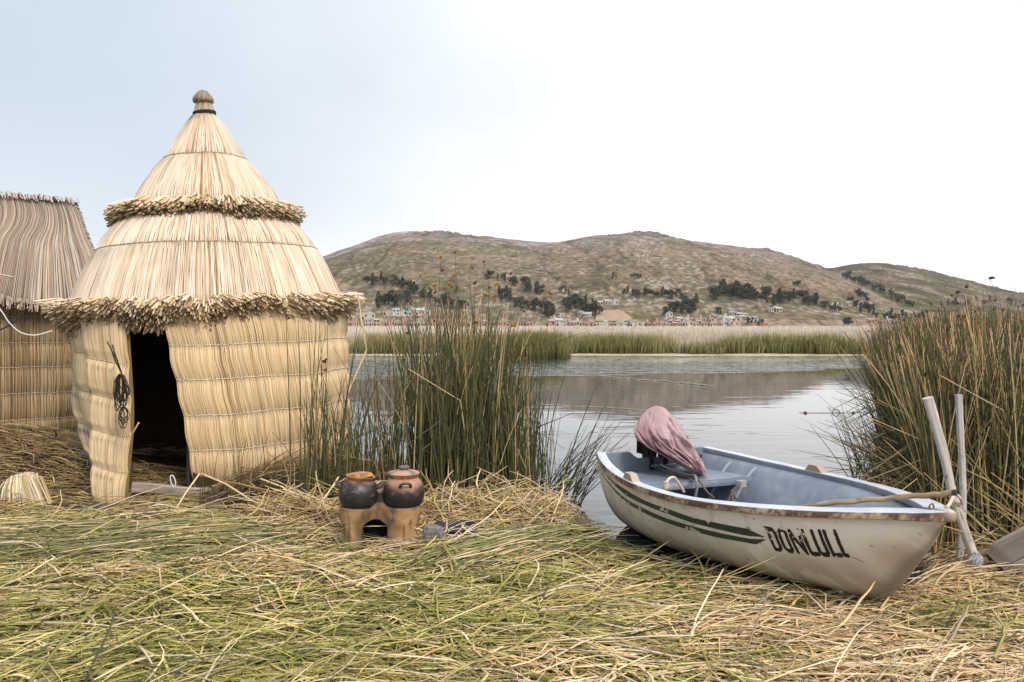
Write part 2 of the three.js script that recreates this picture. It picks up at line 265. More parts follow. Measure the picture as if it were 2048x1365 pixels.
// ------------------------------------------------------------------ the far reed belt
{
  const tuft = (seed, blades, spread, hgt, wide) => {
    const r = rng(seed), b = new MB();
    for (let k = 0; k < blades; k++) {
      const a = r() * 6.283, q = Math.sqrt(r()) * spread, x = Math.cos(a) * q, z = Math.sin(a) * q, h = hgt * (0.55 + 0.5 * r()) * (1 - 0.35 * (q / spread) ** 2), lx = (r() - 0.5) * 0.5 * h + 0.25 * x, lz = (r() - 0.5) * 0.5 * h + 0.25 * z, t = r() * 6.283, w = wide * (0.5 + r());
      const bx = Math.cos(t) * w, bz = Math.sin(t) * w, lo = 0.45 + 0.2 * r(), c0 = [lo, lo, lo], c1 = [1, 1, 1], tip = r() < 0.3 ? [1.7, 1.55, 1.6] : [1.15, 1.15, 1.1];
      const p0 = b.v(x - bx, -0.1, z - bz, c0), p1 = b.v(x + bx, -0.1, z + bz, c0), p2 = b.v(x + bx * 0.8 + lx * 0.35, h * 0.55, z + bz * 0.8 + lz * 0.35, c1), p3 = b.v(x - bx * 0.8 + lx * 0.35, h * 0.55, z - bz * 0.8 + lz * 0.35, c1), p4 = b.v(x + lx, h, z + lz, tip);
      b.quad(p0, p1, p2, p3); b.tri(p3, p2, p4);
    }
    return b.geo();
  };
  const r = rng(301), geos = [tuft(1, 46, 0.55, 1.25, 0.022), tuft(2, 46, 0.6, 1.2, 0.022), tuft(3, 46, 0.6, 1.3, 0.022)], lists = [[], [], []], far = [[], [], []];
  const put = (list, x, y, d, s, h, c) => list[Math.floor(r() * 3)].push([new THREE.Matrix4().compose(V(x, y, -d), new THREE.Quaternion().setFromAxisAngle(V(0, 1, 0), r() * 6.283), V(s, h, s)), c]);
  const ny = (x) => 47.8 + 1.0 * fbm(x * 0.3, 1, 3, 21) + 0.03 * Math.max(0, x - 8);
  for (let k = 0; k < 4600; k++) {
    const x = lerp(-42, 52, r()), q = Math.pow(r(), 1.5), d = ny(x) + q * 10, cl = fbm(x * 0.3, d * 0.25, 3, 44), dense = ss(-0.30, 0.02, cl);
    if (r() > 0.35 + 0.75 * dense) continue;
    const green = clamp(1.15 - q * 2.2 + 0.9 * cl + 0.25 * (r() - 0.5), 0, 1), h = (0.62 + 0.34 * dense + 0.22 * r()) * (1 - 0.18 * q);
    put(lists, x, 0, d, 0.8 + 0.5 * r(), h, mul(mixc([0.46, 0.40, 0.33], mixc([0.165, 0.165, 0.062], [0.27, 0.235, 0.105], r()), green), 0.85 + 0.3 * r()));
  }
  for (let k = 0; k < 260; k++) { const a = r() * 6.283, q = Math.sqrt(r()); put(lists, 1.35 + Math.cos(a) * q * 1.25 + (r() < 0.25 ? -3 * r() : 0), 0, 44.6 + Math.sin(a) * q * 1.3, 0.9, 0.8 + 0.5 * r(), mul(mixc([0.13, 0.14, 0.05], [0.22, 0.20, 0.08], r()), 0.9 + 0.3 * r())); }
  const g1 = thing('lakeside_reeds', 'long belt of green reeds along the far edge of the water', 'reeds', null, 0, null, 'stuff');
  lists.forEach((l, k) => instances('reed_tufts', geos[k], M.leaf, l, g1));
  for (let k = 0; k < 9000; k++) {
    const q = Math.pow(r(), 1.6), d = 54 * Math.pow(560 / 54, q), x = lerp(-0.75, 0.95, r()) * d, s = 1 + (d - 54) / 70;
    put(far, x, 0.12 * ss(54, 70, d), d, s, (0.80 + 0.25 * r()) * (1 + 0.05 * s) * ss(900, 300, d), mul(mixc([0.50, 0.43, 0.38], [0.40, 0.36, 0.27], ss(0.1, 0.6, fbm(x * 0.06, d * 0.02, 2, 46) + 0.4 * r())), 0.9 + 0.25 * r()));
  }
  const g2 = thing('dry_reed_plain', 'wide pale plain of dry reeds between the green belt and the village', 'reeds', null, 0, null, 'stuff');
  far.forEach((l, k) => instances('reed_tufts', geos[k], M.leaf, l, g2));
}
// things of a small set are told apart by their order from the left
function inOrder(list) {
  const nth = ['first', 'second', 'third', 'fourth', 'fifth', 'sixth'], sets = {}; for (const e of list) (sets[e[1]] ??= []).push(e);
  for (const s of Object.values(sets)) { if (s.length < 2) { if (s.length) delete s[0][0].userData.group; continue; } if (s.length > 6) continue; s.sort((a, b) => a[2] - b[2]); s.forEach(([o], k) => { o.userData.label = nth[k] + ' from the left: ' + o.userData.label; }); }
}
// ------------------------------------------------------------------ trees on the hills
{
  const makeTree = (seed, kind) => {
    const r = rng(seed), t = new THREE.Group(), tr = new MB(), cr = new MB(), tall = kind === 1;
    tr.tube([V(0, -1.5, 0), V(0.1, 2, 0.05), V(-0.1, 4.5, 0), V(0.05, 7.5, 0)], (u) => 0.32 * (1 - 0.7 * u), 5, [0.10, 0.085, 0.07]);
    for (let k = 0; k < 3; k++) { const a = r() * 6.283; tr.tube([V(0, 3 + k, 0), V(Math.cos(a) * 1.6, 5 + k, Math.sin(a) * 1.6)], (u) => 0.14 * (1 - 0.6 * u), 4, [0.10, 0.085, 0.07]); }
    const lobes = [];
    for (let k = 0; k < (tall ? 7 : 9); k++) { const a = r() * 6.283, q = Math.sqrt(r()) * (tall ? 1.1 : 2.6), y = tall ? 2.2 + k * 1.25 : 3 + r() * 4.5; lobes.push([Math.cos(a) * q, y, Math.sin(a) * q, tall ? 1.5 * (1 - 0.07 * k) : 1.3 + r() * 1.1]); }
    for (const [x, y, z, R] of lobes) for (let k = 0; k < 44; k++) {
      const u = r() * 2 - 1, a = r() * 6.283, m = Math.sqrt(1 - u * u), q = R * (0.4 + 0.75 * r()), c = V(x + Math.cos(a) * m * q, y + u * q * 0.85, z + Math.sin(a) * m * q), s = 0.26 + 0.42 * r(), sh = 0.45 + 1.0 * r(), col = [0.046 * sh, 0.056 * sh, 0.040 * sh];
      const e1 = V(r() - 0.5, r() - 0.5, r() - 0.5).normalize(), e2 = e1.clone().cross(V(r() - 0.5, r() - 0.5, r() - 0.5)).normalize();
      const P = (i, j) => c.clone().addScaledVector(e1, i * s).addScaledVector(e2, j * s * 0.7), ids = [P(-1, -0.3), P(0.1, -1), P(1, 0.2), P(0, 1)].map((p) => cr.v(p.x, p.y, p.z, col));
      cr.quad(...ids);
    }
    return [tr.geo(), cr.geo()];
  };
  const kinds = [0, 0, 1, 0, 1, 0].map((k, i) => makeTree(500 + i, k)), r = rng(77);
  const leafM = std({ roughness: 0.9 }), barkM = std({ roughness: 0.95 });
  // [points of a line through the grove, how wide it spreads, how many, height in pixels, label, group]
  const GROVES = [
    [[[738, 562], [752, 572]], 9, 5, 21, 'dark tree in the small pair left above the diagonal row', 'trees of the small upper left group'],
    [[[760, 568], [800, 572], [830, 586], [858, 598]], 8, 18, 21, 'dark tree in the diagonal row down the brown spur', 'trees of the diagonal row on the brown spur'],
    [[[752, 612], [780, 606], [815, 612]], 12, 14, 26, 'dark tree in the big clump right of the round hut roof', 'trees of the clump beside the hut roof'],
    [[[862, 606], [900, 612], [930, 622]], 10, 12, 22, 'dark tree behind the tall seed heads of the middle reeds', 'trees behind the middle reed heads'],
    [[[972, 556], [1002, 560], [1030, 570]], 9, 9, 17, 'small dark tree in the open grove under the grey slope', 'trees of the open grove under the grey slope'],
    [[[1044, 566], [1062, 580], [1078, 590]], 10, 9, 20, 'dark tree in the grove above the pale scree path', 'trees of the grove above the scree path'],
    [[[985, 592], [1020, 600], [1050, 622]], 12, 13, 22, 'dark tree on the terraces over the left village', 'trees on the left village terraces'],
    [[[1064, 618], [1090, 626], [1106, 636]], 11, 11, 26, 'dark tree at the back of the first white houses', 'trees behind the first white houses'],
    [[[1132, 622], [1165, 618], [1195, 632]], 13, 16, 26, 'dark tree left of the bare orange field', 'trees left of the orange field'],
    [[[1246, 592], [1290, 590], [1330, 594], [1366, 592]], 6, 22, 17, 'dark tree in the level belt along the red track', 'trees of the level belt along the red track'],
    [[[1258, 556], [1284, 556]], 3, 5, 11, 'small tree in the lone short row high on the hill', 'trees of the lone short row'],
    [[[1224, 558], [1238, 556]], 2, 2, 12, 'small tree left of the lone short row high on the hill', 'trees left of the lone short row'],
    [[[1342, 632], [1362, 622], [1392, 612], [1380, 638]], 12, 17, 24, 'dark tree in the steep grove above the middle village', 'trees of the steep grove'],
    [[[1420, 594], [1460, 588], [1500, 596], [1560, 606]], 12, 38, 24, 'dark tree in the largest wood under the hill', 'trees of the largest wood'],
    [[[1560, 600], [1600, 602], [1646, 612]], 10, 20, 22, 'dark tree on the right end of the largest wood', 'trees right of the largest wood'],
    [[[1586, 570], [1600, 572]], 4, 4, 13, 'small dark tree alone above the right end of the wood', 'trees above the right wood end'],
    [[[1690, 556], [1730, 570], [1780, 592], [1830, 616]], 7, 32, 15, 'dark tree in the slanting wood in the valley of the two hills', 'trees of the slanting valley wood'],
    [[[1714, 592], [1734, 600]], 6, 6, 17, 'dark tree on the pale slope left of the valley wood', 'trees on the pale slope'],
    [[[1704, 612], [1730, 622], [1752, 634]], 10, 12, 19, 'dark tree among the right village houses', 'trees among the right village houses'],
    [[[1660, 618], [1680, 624]], 5, 5, 16, 'dark tree on the low green knoll', 'trees on the low green knoll'],
    [[[1690, 650], [1696, 652]], 3, 3, 19, 'dark tree at the foot of the low knoll', 'trees at the foot of the knoll'],
    [[[1766, 634], [1800, 642], [1850, 636]], 8, 14, 18, 'dark tree left behind the right reed bank', 'trees behind the right reed bank'],
    [[[1860, 612], [1940, 608], [2040, 606]], 6, 12, 15, 'dark tree in the row behind the tips of the right reeds', 'trees behind the right reed tips'],
    [[[652, 556], [662, 560]], 2, 2, 13, 'small dark tree close to the right slope of the hut roof', 'trees close to the hut roof'],
    [[[672, 582], [676, 584]], 2, 1, 12, 'single tiny dark tree above the right fringe of the hut', null],
    [[[913, 586], [913, 586]], 0, 1, 12, 'single round tree alone on the brown spur', null],
    [[[1217, 470], [1217, 470]], 0, 1, 5, 'tiny lone tree on the very crest of the hill', null],
    [[[1120, 578], [1140, 600]], 5, 3, 15, 'slender tree on the slope above the orange field', 'slender trees above the orange field'],
    [[[1435, 622], [1442, 630]], 5, 3, 12, 'small tree on the terraces under the largest wood', 'trees on the terraces under the wood'],
    [[[1490, 648], [1530, 646]], 5, 5, 11, 'low tree between the houses right of the middle village', 'low trees between the right houses'],
  ];
  const few = [];
  for (const [line, w, n, hpx, label, group] of GROVES) for (let k = 0; k < n; k++) {
    const f = n > 1 ? (k + r() * 0.9) / n * (line.length - 1) : 0, i = Math.min(Math.floor(f), line.length - 2), t = f - i;
    const px = lerp(line[i][0], line[i + 1][0], t) + gauss(r) * w * 0.7, py = lerp(line[i][1], line[i + 1][1], t) + gauss(r) * w * 0.6, p = onHill(px, py + 2); if (!p) continue;
    const [tg, cg] = kinds[Math.floor(r() * kinds.length)], o = thing('hill_tree', label, 'tree', p, r() * 6.283, group);
    if (group && n <= 6) few.push([o, group, p.x / -p.z]);
    mesh('trunk', tg, barkM, o); mesh('crown', cg, leafM, o);
    const s = hpx * (0.72 + 0.45 * r()) * -p.z / FOCAL / 9.6; o.scale.set(s * (1 + 0.25 * r()), s, s * (1 + 0.25 * r()));
  }
  inOrder(few);
}
// ------------------------------------------------------------------ the village along the far shore
{
  const KINDS = {
    brick: ['pink brick house', [[0.44, 0.27, 0.21], [0.40, 0.24, 0.18]], [0.36, 0.30, 0.27]], white: ['white house', [[0.46, 0.43, 0.40]], [0.45, 0.42, 0.40]], beige: ['beige house', [[0.50, 0.42, 0.34], [0.46, 0.37, 0.29]], [0.40, 0.30, 0.24]],
    orange: ['bright orange house', [[0.60, 0.20, 0.09]], [0.4, 0.2, 0.12]], tin: ['tin-roofed house', [[0.42, 0.33, 0.27]], [0.42, 0.41, 0.42]], blue: ['house with a turquoise roof', [[0.55, 0.5, 0.45]], [0.22, 0.42, 0.48]],
  };
  const box = (w, h, d, y, z = 0, x = 0) => new THREE.BoxGeometry(w, h, d).translate(x, y, z);
  const solid = {}; const paint = (c, rough = 0.9) => solid[c.join()] ??= new THREE.MeshStandardMaterial({ color: new THREE.Color().setRGB(...c), roughness: rough });
  const hole = paint([0.03, 0.03, 0.035], 0.4), frameM = paint([0.5, 0.47, 0.44]);
  const r = rng(909), few = [];
  function house(kind, w, h, storeys, where, label, group) {
    const [, walls, roofC] = KINDS[kind], o = thing('village_house', label, 'house', where, (r() - 0.5) * 0.5, group); if (group) few.push([o, group, where.x / -where.z]); const dp = w * (0.7 + 0.3 * r()), wm = paint(walls[Math.floor(r() * walls.length)]);
    mesh('wall', box(w, h + 2, dp, h / 2 - 1), wm, o);
    if (kind === 'tin' || kind === 'blue' || r() < 0.25) { const s = new THREE.Shape([[-w / 2 - 0.3, 0], [w / 2 + 0.3, 0], [w * 0.1, 0.22 * w], [0, 0.22 * w]].map(([a, b]) => new THREE.Vector2(a, b))); const g = new THREE.ExtrudeGeometry(s, { depth: dp + 0.6, bevelEnabled: false }).translate(0, h + 0.003, -dp / 2 - 0.3).rotateY(Math.PI / 2 * (r() < 0.6 ? 1 : 0)); mesh('roof', g, paint(roofC), o); }
    else { mesh('roof', box(w + 0.3, 0.35, dp + 0.3, h + 0.18), paint(roofC), o); if (r() < 0.5) mesh('stair_house', box(w * 0.35, 1.9, dp * 0.4, h + 1.3, 0, (r() - 0.5) * w * 0.5), wm, o); }
    const n = Math.max(2, Math.round(w / 2.6)), fh = h / storeys;
    for (let f = 0; f < storeys; f++) for (let k = 0; k < n; k++) { if (r() < 0.18) continue; const door = f === 0 && k === 0, x = (k + 0.5) / n * w - w / 2, wh = door ? 2 : fh * 0.42, y = f * fh + (door ? 1 : fh * 0.55), win = mesh(door ? 'door' : 'window', box(w / n * 0.5, wh, 0.12, y, dp / 2 + 0.02, x), hole, o); if (!door) mesh('sill', box(w / n * 0.58, 0.16, 0.25, y - wh / 2 - 0.09, dp / 2 + 0.06, x), frameM, win); }
  }
  const label = (kind, place) => KINDS[kind][0] + ' ' + place;
  // [first pixel, last pixel, row of pixels the houses stand on, how many, width and height range in pixels, kinds, where]
  const rows = [
    [696, 760, 651, 5, 11, 13, ['beige', 'brick'], 'at the left end of the village'],
    [738, 744, 650, 1, 17, 24, ['white'], 'tallest at the left end of the village'],
    [770, 860, 632, 7, 15, 9, ['tin', 'blue', 'beige'], 'on the bank over the left village'],
    [770, 1060, 652, 30, 11, 8, ['brick', 'brick', 'beige', 'brick', 'brick', 'white'], 'on the shore behind the middle reeds'],
    [1100, 1140, 648, 7, 9, 11, ['white', 'beige', 'brick'], 'in the cluster left of the orange field'],
    [1090, 1200, 653, 11, 13, 10, ['brick', 'brick', 'white'], 'on the shore left of the orange field'],
    [1190, 1330, 653, 22, 10, 8, ['brick', 'brick', 'beige', 'white', 'blue'], 'on the shore below the orange field'],
    [1330, 1480, 653, 26, 10, 9, ['brick', 'brick', 'brick', 'beige', 'white'], 'on the shore in the middle village'],
    [1330, 1470, 645, 16, 10, 8, ['brick', 'tin', 'brick', 'beige', 'white'], 'in the second row of the middle village'],
    [1440, 1510, 641, 12, 12, 6, ['tin', 'tin', 'blue', 'brick', 'white'], 'on the slope right of the middle village'],
    [1462, 1490, 633, 4, 10, 6, ['tin', 'white'], 'highest right of the middle village'],
    [1526, 1534, 653, 1, 11, 8, ['orange'], 'alone on the shore below the knoll'],
    [1198, 1238, 611, 4, 11, 6, ['tin', 'tin', 'white'], 'among terraces above the orange field'],
    [1155, 1180, 634, 2, 14, 6, ['tin'], 'under the trees left of the orange field'],
    [1325, 1342, 634, 2, 12, 6, ['white', 'blue'], 'above the middle village beside the steep grove'],
    [1540, 1560, 624, 3, 10, 5, ['tin', 'white'], 'on top of the low green knoll'],
    [1664, 1672, 614, 2, 10, 9, ['white'], 'between the dark trees right of the knoll'],
    [1690, 1745, 612, 4, 10, 6, ['white', 'tin', 'tin'], 'below the pale slope on the right'],
    [1730, 1800, 648, 5, 12, 8, ['white', 'blue', 'brick'], 'on the shore left of the right reed bank'],
    [1910, 1960, 612, 3, 18, 9, ['brick', 'tin'], 'behind the tips of the right reeds'],
  ];
  for (const [x0, x1, y, n, wp, hp, kinds, where] of rows) for (let k = 0; k < n; k++) {
    const px = lerp(x0, x1, (k + 0.2 + 0.6 * r()) / n), py = y + (r() - 0.5) * 3, p = py > 650 ? at(px, 652, 606 + 24 * r()) : onHill(px, py); if (!p) continue;
    if (py > 650) p.y = Math.max(0.4, hillPoint(px, -p.z)[1]);
    const m = -p.z / FOCAL, h = hp * (0.7 + 0.6 * r()) * m, kind = kinds[Math.floor(r() * kinds.length)];
    house(kind, wp * (0.75 + 0.5 * r()) * m, h, Math.max(1, Math.round(h / 2.7)), p, label(kind, where), n > 1 ? KINDS[kind][0] + 's ' + where : null);
  }
  inOrder(few);
  // the bare orange field cut into the slope
  const f = new MB(), rr = rng(12);
  f.grid((u, v) => { const p = onHill(lerp(1196 - 6 * v, 1246 + 22 * v, u), lerp(624, 645, v)) ?? V(0, -50, -700); p.y += 0.9; return p; }, 14, 8, (u, v) => mul(mixc([0.36, 0.24, 0.175], [0.33, 0.26, 0.17], v > 0.6 ? 1 : 0), 0.85 + 0.3 * rr()));
  f.build('bare_field', M.hill, null, 'structure');
}
// ------------------------------------------------------------------ reed mats, thatch
// A mat of upright reeds sewn together at seams: every reed is a raised strip with its own width, colour and lie.
function reedMat(b, o) {
  const r = rng(o.seed), n = o.count, S = o.seams, bands = S.length - 1, seg = o.seg ?? 5;
  let edges = [0]; for (let k = 0; k < n; k++) edges.push(edges[k] + 0.55 + 0.9 * r()); const tot = edges[n]; edges = edges.map((e) => e / tot);
  for (let k = 0; k < n; k++) {
    const base = o.color(r, (k + 0.5) / n), lift = 0.35 + 0.9 * r(), lean = (r() - 0.5) * (o.lean ?? 0.6) / n, kink = (r() - 0.5) * 0.8 / n, ph = r() * 10, streak = r() < 0.12 ? 0.62 + 0.25 * r() : 1, rows = [];
    for (let j = 0; j <= bands * seg; j++) {
      const band = Math.min(bands - 1, Math.floor(j / seg)), t = (j - band * seg) / seg, y = lerp(S[band], S[band + 1], t), v = j / (bands * seg);
      const puff = (o.puff ?? 0.028) * Math.pow(Math.max(0, Math.sin(Math.PI * clamp(t, 0.0, 1))), 0.45), sh = kink * Math.sin(v * 9 + ph) + lean * (t - 0.5) * 2;
      const w = (edges[k + 1] - edges[k]) * (1 - 0.35 * (t < 0.05 || t > 0.95)), u = edges[k] + sh, m = 1 + 0.12 * noise2(k * 0.7, v * 14, 7) + 0.08 * noise2(k * 0.13, v * 5, 9), c = mul(base, m * (noise2(k * 3.1, v * 5 + ph, 4) > 0.35 ? streak : 1));
      rows.push([o.place(u, y, puff), o.place(u + w * 0.5, y, puff + o.thick * lift * (t < 0.05 || t > 0.95 ? 0.35 : 1)), o.place(u + w, y, puff)].map((q) => b.v(q.x, q.y, q.z, c, (k % 7) / 7, v)));
    }
    for (let j = 0; j < rows.length - 1; j++) for (let e = 0; e < 2; e++) b.quad(rows[j][e], rows[j][e + 1], rows[j + 1][e + 1], rows[j + 1][e]);
  }
  return b;
}
function seamCord(o, y, thick = 0.0045, color = [0.50, 0.41, 0.28], dip = 0.004) {
  const b = new MB(), n = Math.round(o.count / 4), pts = [];
  for (let k = 0; k <= n; k++) pts.push(o.place(k / n, y + 0.004 * Math.sin(k * 2.1) + 0.002 * noise2(k * 0.3, y, 3), (k % 2 ? dip : dip * 2.2)));
  return b.tube(pts, thick, 4, (t) => mul(color, 0.75 + 0.5 * hash3(Math.round(t * n), 3, 5)), false);
}
const wallColor = (r) => { const k = r(); return mul(k < 0.07 ? [0.56, 0.37, 0.17] : k < 0.095 ? [0.42, 0.27, 0.13] : k < 0.40 ? [0.67, 0.48, 0.265] : [0.73, 0.56, 0.35], 0.93 + 0.14 * r()); };
const roofColor = (r) => { const k = r(); return mul(k < 0.09 ? [0.54, 0.37, 0.21] : k < 0.13 ? [0.34, 0.24, 0.15] : k < 0.55 ? [0.70, 0.59, 0.475] : [0.655, 0.52, 0.385], 0.88 + 0.22 * r()); };
// loose stalks that stick out of a ring of thatch
function fringe(b, o) {
  const r = rng(o.seed);
  for (let k = 0; k < o.count; k++) {
    const q = Math.pow(r(), o.bias ?? 0.8), a = r() * 6.2832, sway = 0.16 * fbm(a * 1.6 + o.seed, q * 2, 3, o.seed) + (r() - 0.5) * 0.12, wob = fbm(Math.cos(a) * 2.4 + 7, Math.sin(a) * 2.4 + o.seed, 3, 13);
    const dk = 0.28 + 0.4 * r(), shag = o.shag(a), r0 = o.root[0] + (r() - 0.5) * 0.05, y0 = o.root[1] - 0.45 * o.depth * q + 0.02 * wob;
    const r1 = o.tip[0] - o.inset * q + 0.05 * gauss(r) + 0.06 * wob - 0.16 * shag * (1 - q), y1 = o.tip[1] - (o.depth + 0.10 * wob) * q - 0.13 * shag * (1 - 0.4 * q) + 0.03 * gauss(r), a1 = a + sway;
    const p0 = V(Math.sin(a) * r0, y0, Math.cos(a) * r0), p2 = V(Math.sin(a1) * r1, y1, Math.cos(a1) * r1), p1 = p0.clone().lerp(p2, 0.5).add(V(0, 0.035 * (1 - q) + 0.01, 0));
    const browned = ss(0.28, 0.8, q + 0.25 * (r() - 0.5)), c = mul(mixc(r() < 0.75 ? [0.72, 0.575, 0.40] : [0.55, 0.38, 0.18], [0.27, 0.175, 0.09], browned * 0.75), 0.78 + 0.45 * r()), end = r() < 0.7 ? [0.035, 0.022, 0.013] : [0.20, 0.13, 0.07];  // lower stalks browner: weathered tone and shade under the fringe both in colour
    b.tube([p0, p1, p1.clone().lerp(p2, 0.84), p2], (t) => o.thick * (0.8 + 0.4 * hash3(k, 1, 2)) * (1 - 0.12 * t), 5, (t) => t < 0.99 ? c : mul(c, dk), true, end);
  }
  return b;
}
// ------------------------------------------------------------------ the round reed hut with the tiered conical roof
{
  const base = at(437, 700, 9.5), turn = Math.atan2(-base.x, -base.z) ; base.y = 0;
  const hut = thing('reed_hut', 'round golden reed hut with a tiered conical thatch roof and dark doorway', 'hut', base, Math.atan2(-base.x, -base.z));
  hut.rotation.y -= 0.055; hut.rotation.order = 'YXZ'; hut.rotation.z = 0.034;
  const D = Math.PI / 180, R = 1.425;
  const cyl = (phi, y, out) => V(Math.sin(phi) * out, y, Math.cos(phi) * out);
  // main wall: from the right door post round the back to the left
  const seams = [0.02, 0.085, 0.40, 0.735, 1.075, 1.41, 1.80];
  const edge0 = curve1([[0, -6], [0.2, -7.3], [0.4, -7.6], [0.55, -8.6], [0.735, -9.0], [0.9, -10.6], [1.075, -11.2], [1.25, -13.0], [1.41, -13.4], [1.8, -16.5]]);
  const wall = { seed: 3, count: 1000, seams, thick: 0.0075, puff: 0.021, place: (u, y, out) => { const f = lerp(edge0(y) * D, 245 * D, u), roundEdge = -0.05 * Math.exp(-u * 1000 * 0.009 * 12 / 3), rr = R + 0.02 * Math.sin(y * 1.7) - 0.05 * ss(0.3, 0, y) + 0.02 * fbm(u * 22, y * 1.2, 2, 5); return cyl(f, y + 0.02 * fbm(u * 14, y, 2, 6), rr + out + roundEdge); }, color: wallColor };
  reedMat(new MB(), wall).build('reed_wall', M.reed, hut, 'stuff');
  for (const y of seams.slice(1, -1)) seamCord(wall, y, 0.0045, [0.62, 0.52, 0.38]).build('seam_cord', M.rope, hut);
  const back = new MB(); back.grid((u, v) => { const y = lerp(0, 1.82, v), f = lerp(edge0(y) * D + 0.01, 245 * D, u); return cyl(f, y, R - 0.035); }, 120, 14, [0.05, 0.035, 0.02]); back.build('wall_lining', M.matte, hut);  // near-black lining: the dark of the interior is put into its colour
  // two mats at the left of the door
  const seamsA = [0.02, 0.30, 0.63, 1.00, 1.38, 1.80], edgeA = curve1([[0, -50], [0.15, -58], [0.3, -64], [0.63, -78], [1.0, -93], [1.38, -101], [1.8, -104]]);
  const matA = { seed: 21, count: 190, seams: seamsA, thick: 0.010, puff: 0.022, place: (u, y, out) => cyl(lerp(edgeA(y), -43, u) * D, y - 0.05 * u + 0.03, R - 0.02 + out + 0.02 * Math.sin(u * 9 + y) - 0.10 * ss(1.1, 0, y) * (1 - u)), color: (r) => mul(wallColor(r), 0.86) };
  reedMat(new MB(), matA).build('side_mat', M.reed, hut, 'stuff');
  for (const y of seamsA.slice(1, -1)) seamCord(matA, y, 0.0045, [0.40, 0.32, 0.20]).build('seam_cord', M.rope, hut);
  const seamsB = [-0.14, -0.06, 0.285, 0.62, 0.96, 1.31, 1.80], edgeB = curve1([[-0.14, -45], [0, -43.5], [0.3, -46], [0.62, -48.5], [0.96, -50], [1.3, -52], [1.8, -54]]), edgeB1 = curve1([[-0.14, -31.5], [0, -30.5], [0.3, -30], [0.6, -29.6], [1.0, -29.8], [1.8, -30.5]]);
  const matB = { seed: 33, count: 118, seams: seamsB, thick: 0.010, puff: 0.030, lean: 0.5, place: (u, y, out) => { const roll = Math.max(0, (Math.abs(u - 0.5) - 0.36) / 0.14); return cyl(lerp(edgeB(y), edgeB1(y), u) * D, y - 0.085 * (u - 0.35), R + 0.035 + 0.13 * ss(1.0, -0.1, y) + out - 0.07 * roll * roll); }, color: wallColor };
  reedMat(new MB(), matB).build('door_mat', M.reed, hut, 'stuff');
  for (const y of seamsB.slice(1, -1)) seamCord(matB, y, 0.0045, [0.52, 0.42, 0.28]).build('seam_cord', M.rope, hut);
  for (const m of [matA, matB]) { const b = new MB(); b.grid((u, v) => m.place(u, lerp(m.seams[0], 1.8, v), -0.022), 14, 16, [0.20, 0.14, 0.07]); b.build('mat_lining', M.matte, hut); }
  // frayed ends below the lowest seams
  for (const [m, n, y0, s] of [[matB, 90, -0.06, 5], [wall, 260, 0.085, 6]]) { const b = new MB(), r = rng(s); for (let k = 0; k < n; k++) { const u = m === wall ? r() * 0.25 : r(), p = m.place(u, y0, 0.01), q = m.place(u + (r() - 0.5) * 0.02, y0 - 0.075 - 0.03 * r(), 0.035 + 0.045 * r()); b.tube([p, q], 0.006, 4, mul([0.64, 0.53, 0.37], 0.8 + 0.3 * r()), true, [0.5, 0.4, 0.27]); } b.build('frayed_hem', M.reed, hut, 'stuff'); }
  // roof: four tiers of sewn reeds between two shaggy fringes
  const tier = (name, seed, prof, count, cut) => {
    const total = prof.length - 1, f = (v) => { const k = Math.min(Math.floor(v * total), total - 1), t = v * total - k; return [lerp(prof[k][0], prof[k + 1][0], t), lerp(prof[k][1], prof[k + 1][1], t)]; };
    const o = { seed, count, seams: cut, thick: 0.011, puff: 0.0, lean: 0.9, seg: 7, place: (u, v, out) => { const [rr, y] = f(clamp(v, 0, 1)), a = u * 6.2832, w = 1 + 0.012 * fbm(u * 30, v * 3, 2, seed); return V(Math.sin(a) * (rr * w + out * 0.8), y + out * 0.5 + 0.012 * fbm(u * 20, v, 2, seed + 3), Math.cos(a) * (rr * w + out * 0.8)); }, color: roofColor };
    reedMat(new MB(), o).build(name, M.reed, hut, 'stuff');
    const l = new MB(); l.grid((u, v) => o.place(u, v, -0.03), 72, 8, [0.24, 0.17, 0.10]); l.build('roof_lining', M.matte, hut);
    return o;
  };
  const t1 = tier('roof_tier', 41, [[1.44, 1.80], [1.378, 1.98], [1.29, 2.18], [1.20, 2.36], [1.16, 2.43]], 900, [0, 1]);
  const t2 = tier('roof_tier', 42, [[1.15, 2.42], [1.095, 2.53], [0.995, 2.66], [0.895, 2.77], [0.79, 2.89]], 700, [0, 1]);
  const t3 = tier('roof_tier', 43, [[0.775, 2.90], [0.735, 3.02], [0.635, 3.18], [0.515, 3.35], [0.435, 3.44]], 520, [0, 1]);
  const t4 = tier('roof_tier', 44, [[0.42, 3.43], [0.375, 3.53], [0.275, 3.70], [0.175, 3.85], [0.105, 3.94]], 330, [0, 1]);
  for (const [t, n] of [[t1, 0.985], [t3, 0.99]]) seamCord(t, n, 0.005, [0.36, 0.28, 0.18]).build('seam_cord', M.rope, hut);
  seamCord(t1, 0.04, 0.005, [0.36, 0.28, 0.18]).build('seam_cord', M.rope, hut); seamCord(t3, 0.02, 0.005, [0.36, 0.28, 0.18]).build('seam_cord', M.rope, hut);
  const nearFront = (a) => { const x = Math.atan2(Math.sin(a), Math.cos(a)); return Math.exp(-(((x + 0.05) / 0.62) ** 2)) * (0.25 + 0.8 * Math.max(0, fbm(x * 3.5, 3, 2, 19) + 0.2)); };
  fringe(new MB(), { seed: 51, count: 4600, root: [1.36, 1.86], tip: [1.68, 1.88], inset: 0.30, depth: 0.33, thick: 0.0100, shag: nearFront }).build('eave_fringe', M.reed, hut, 'stuff');
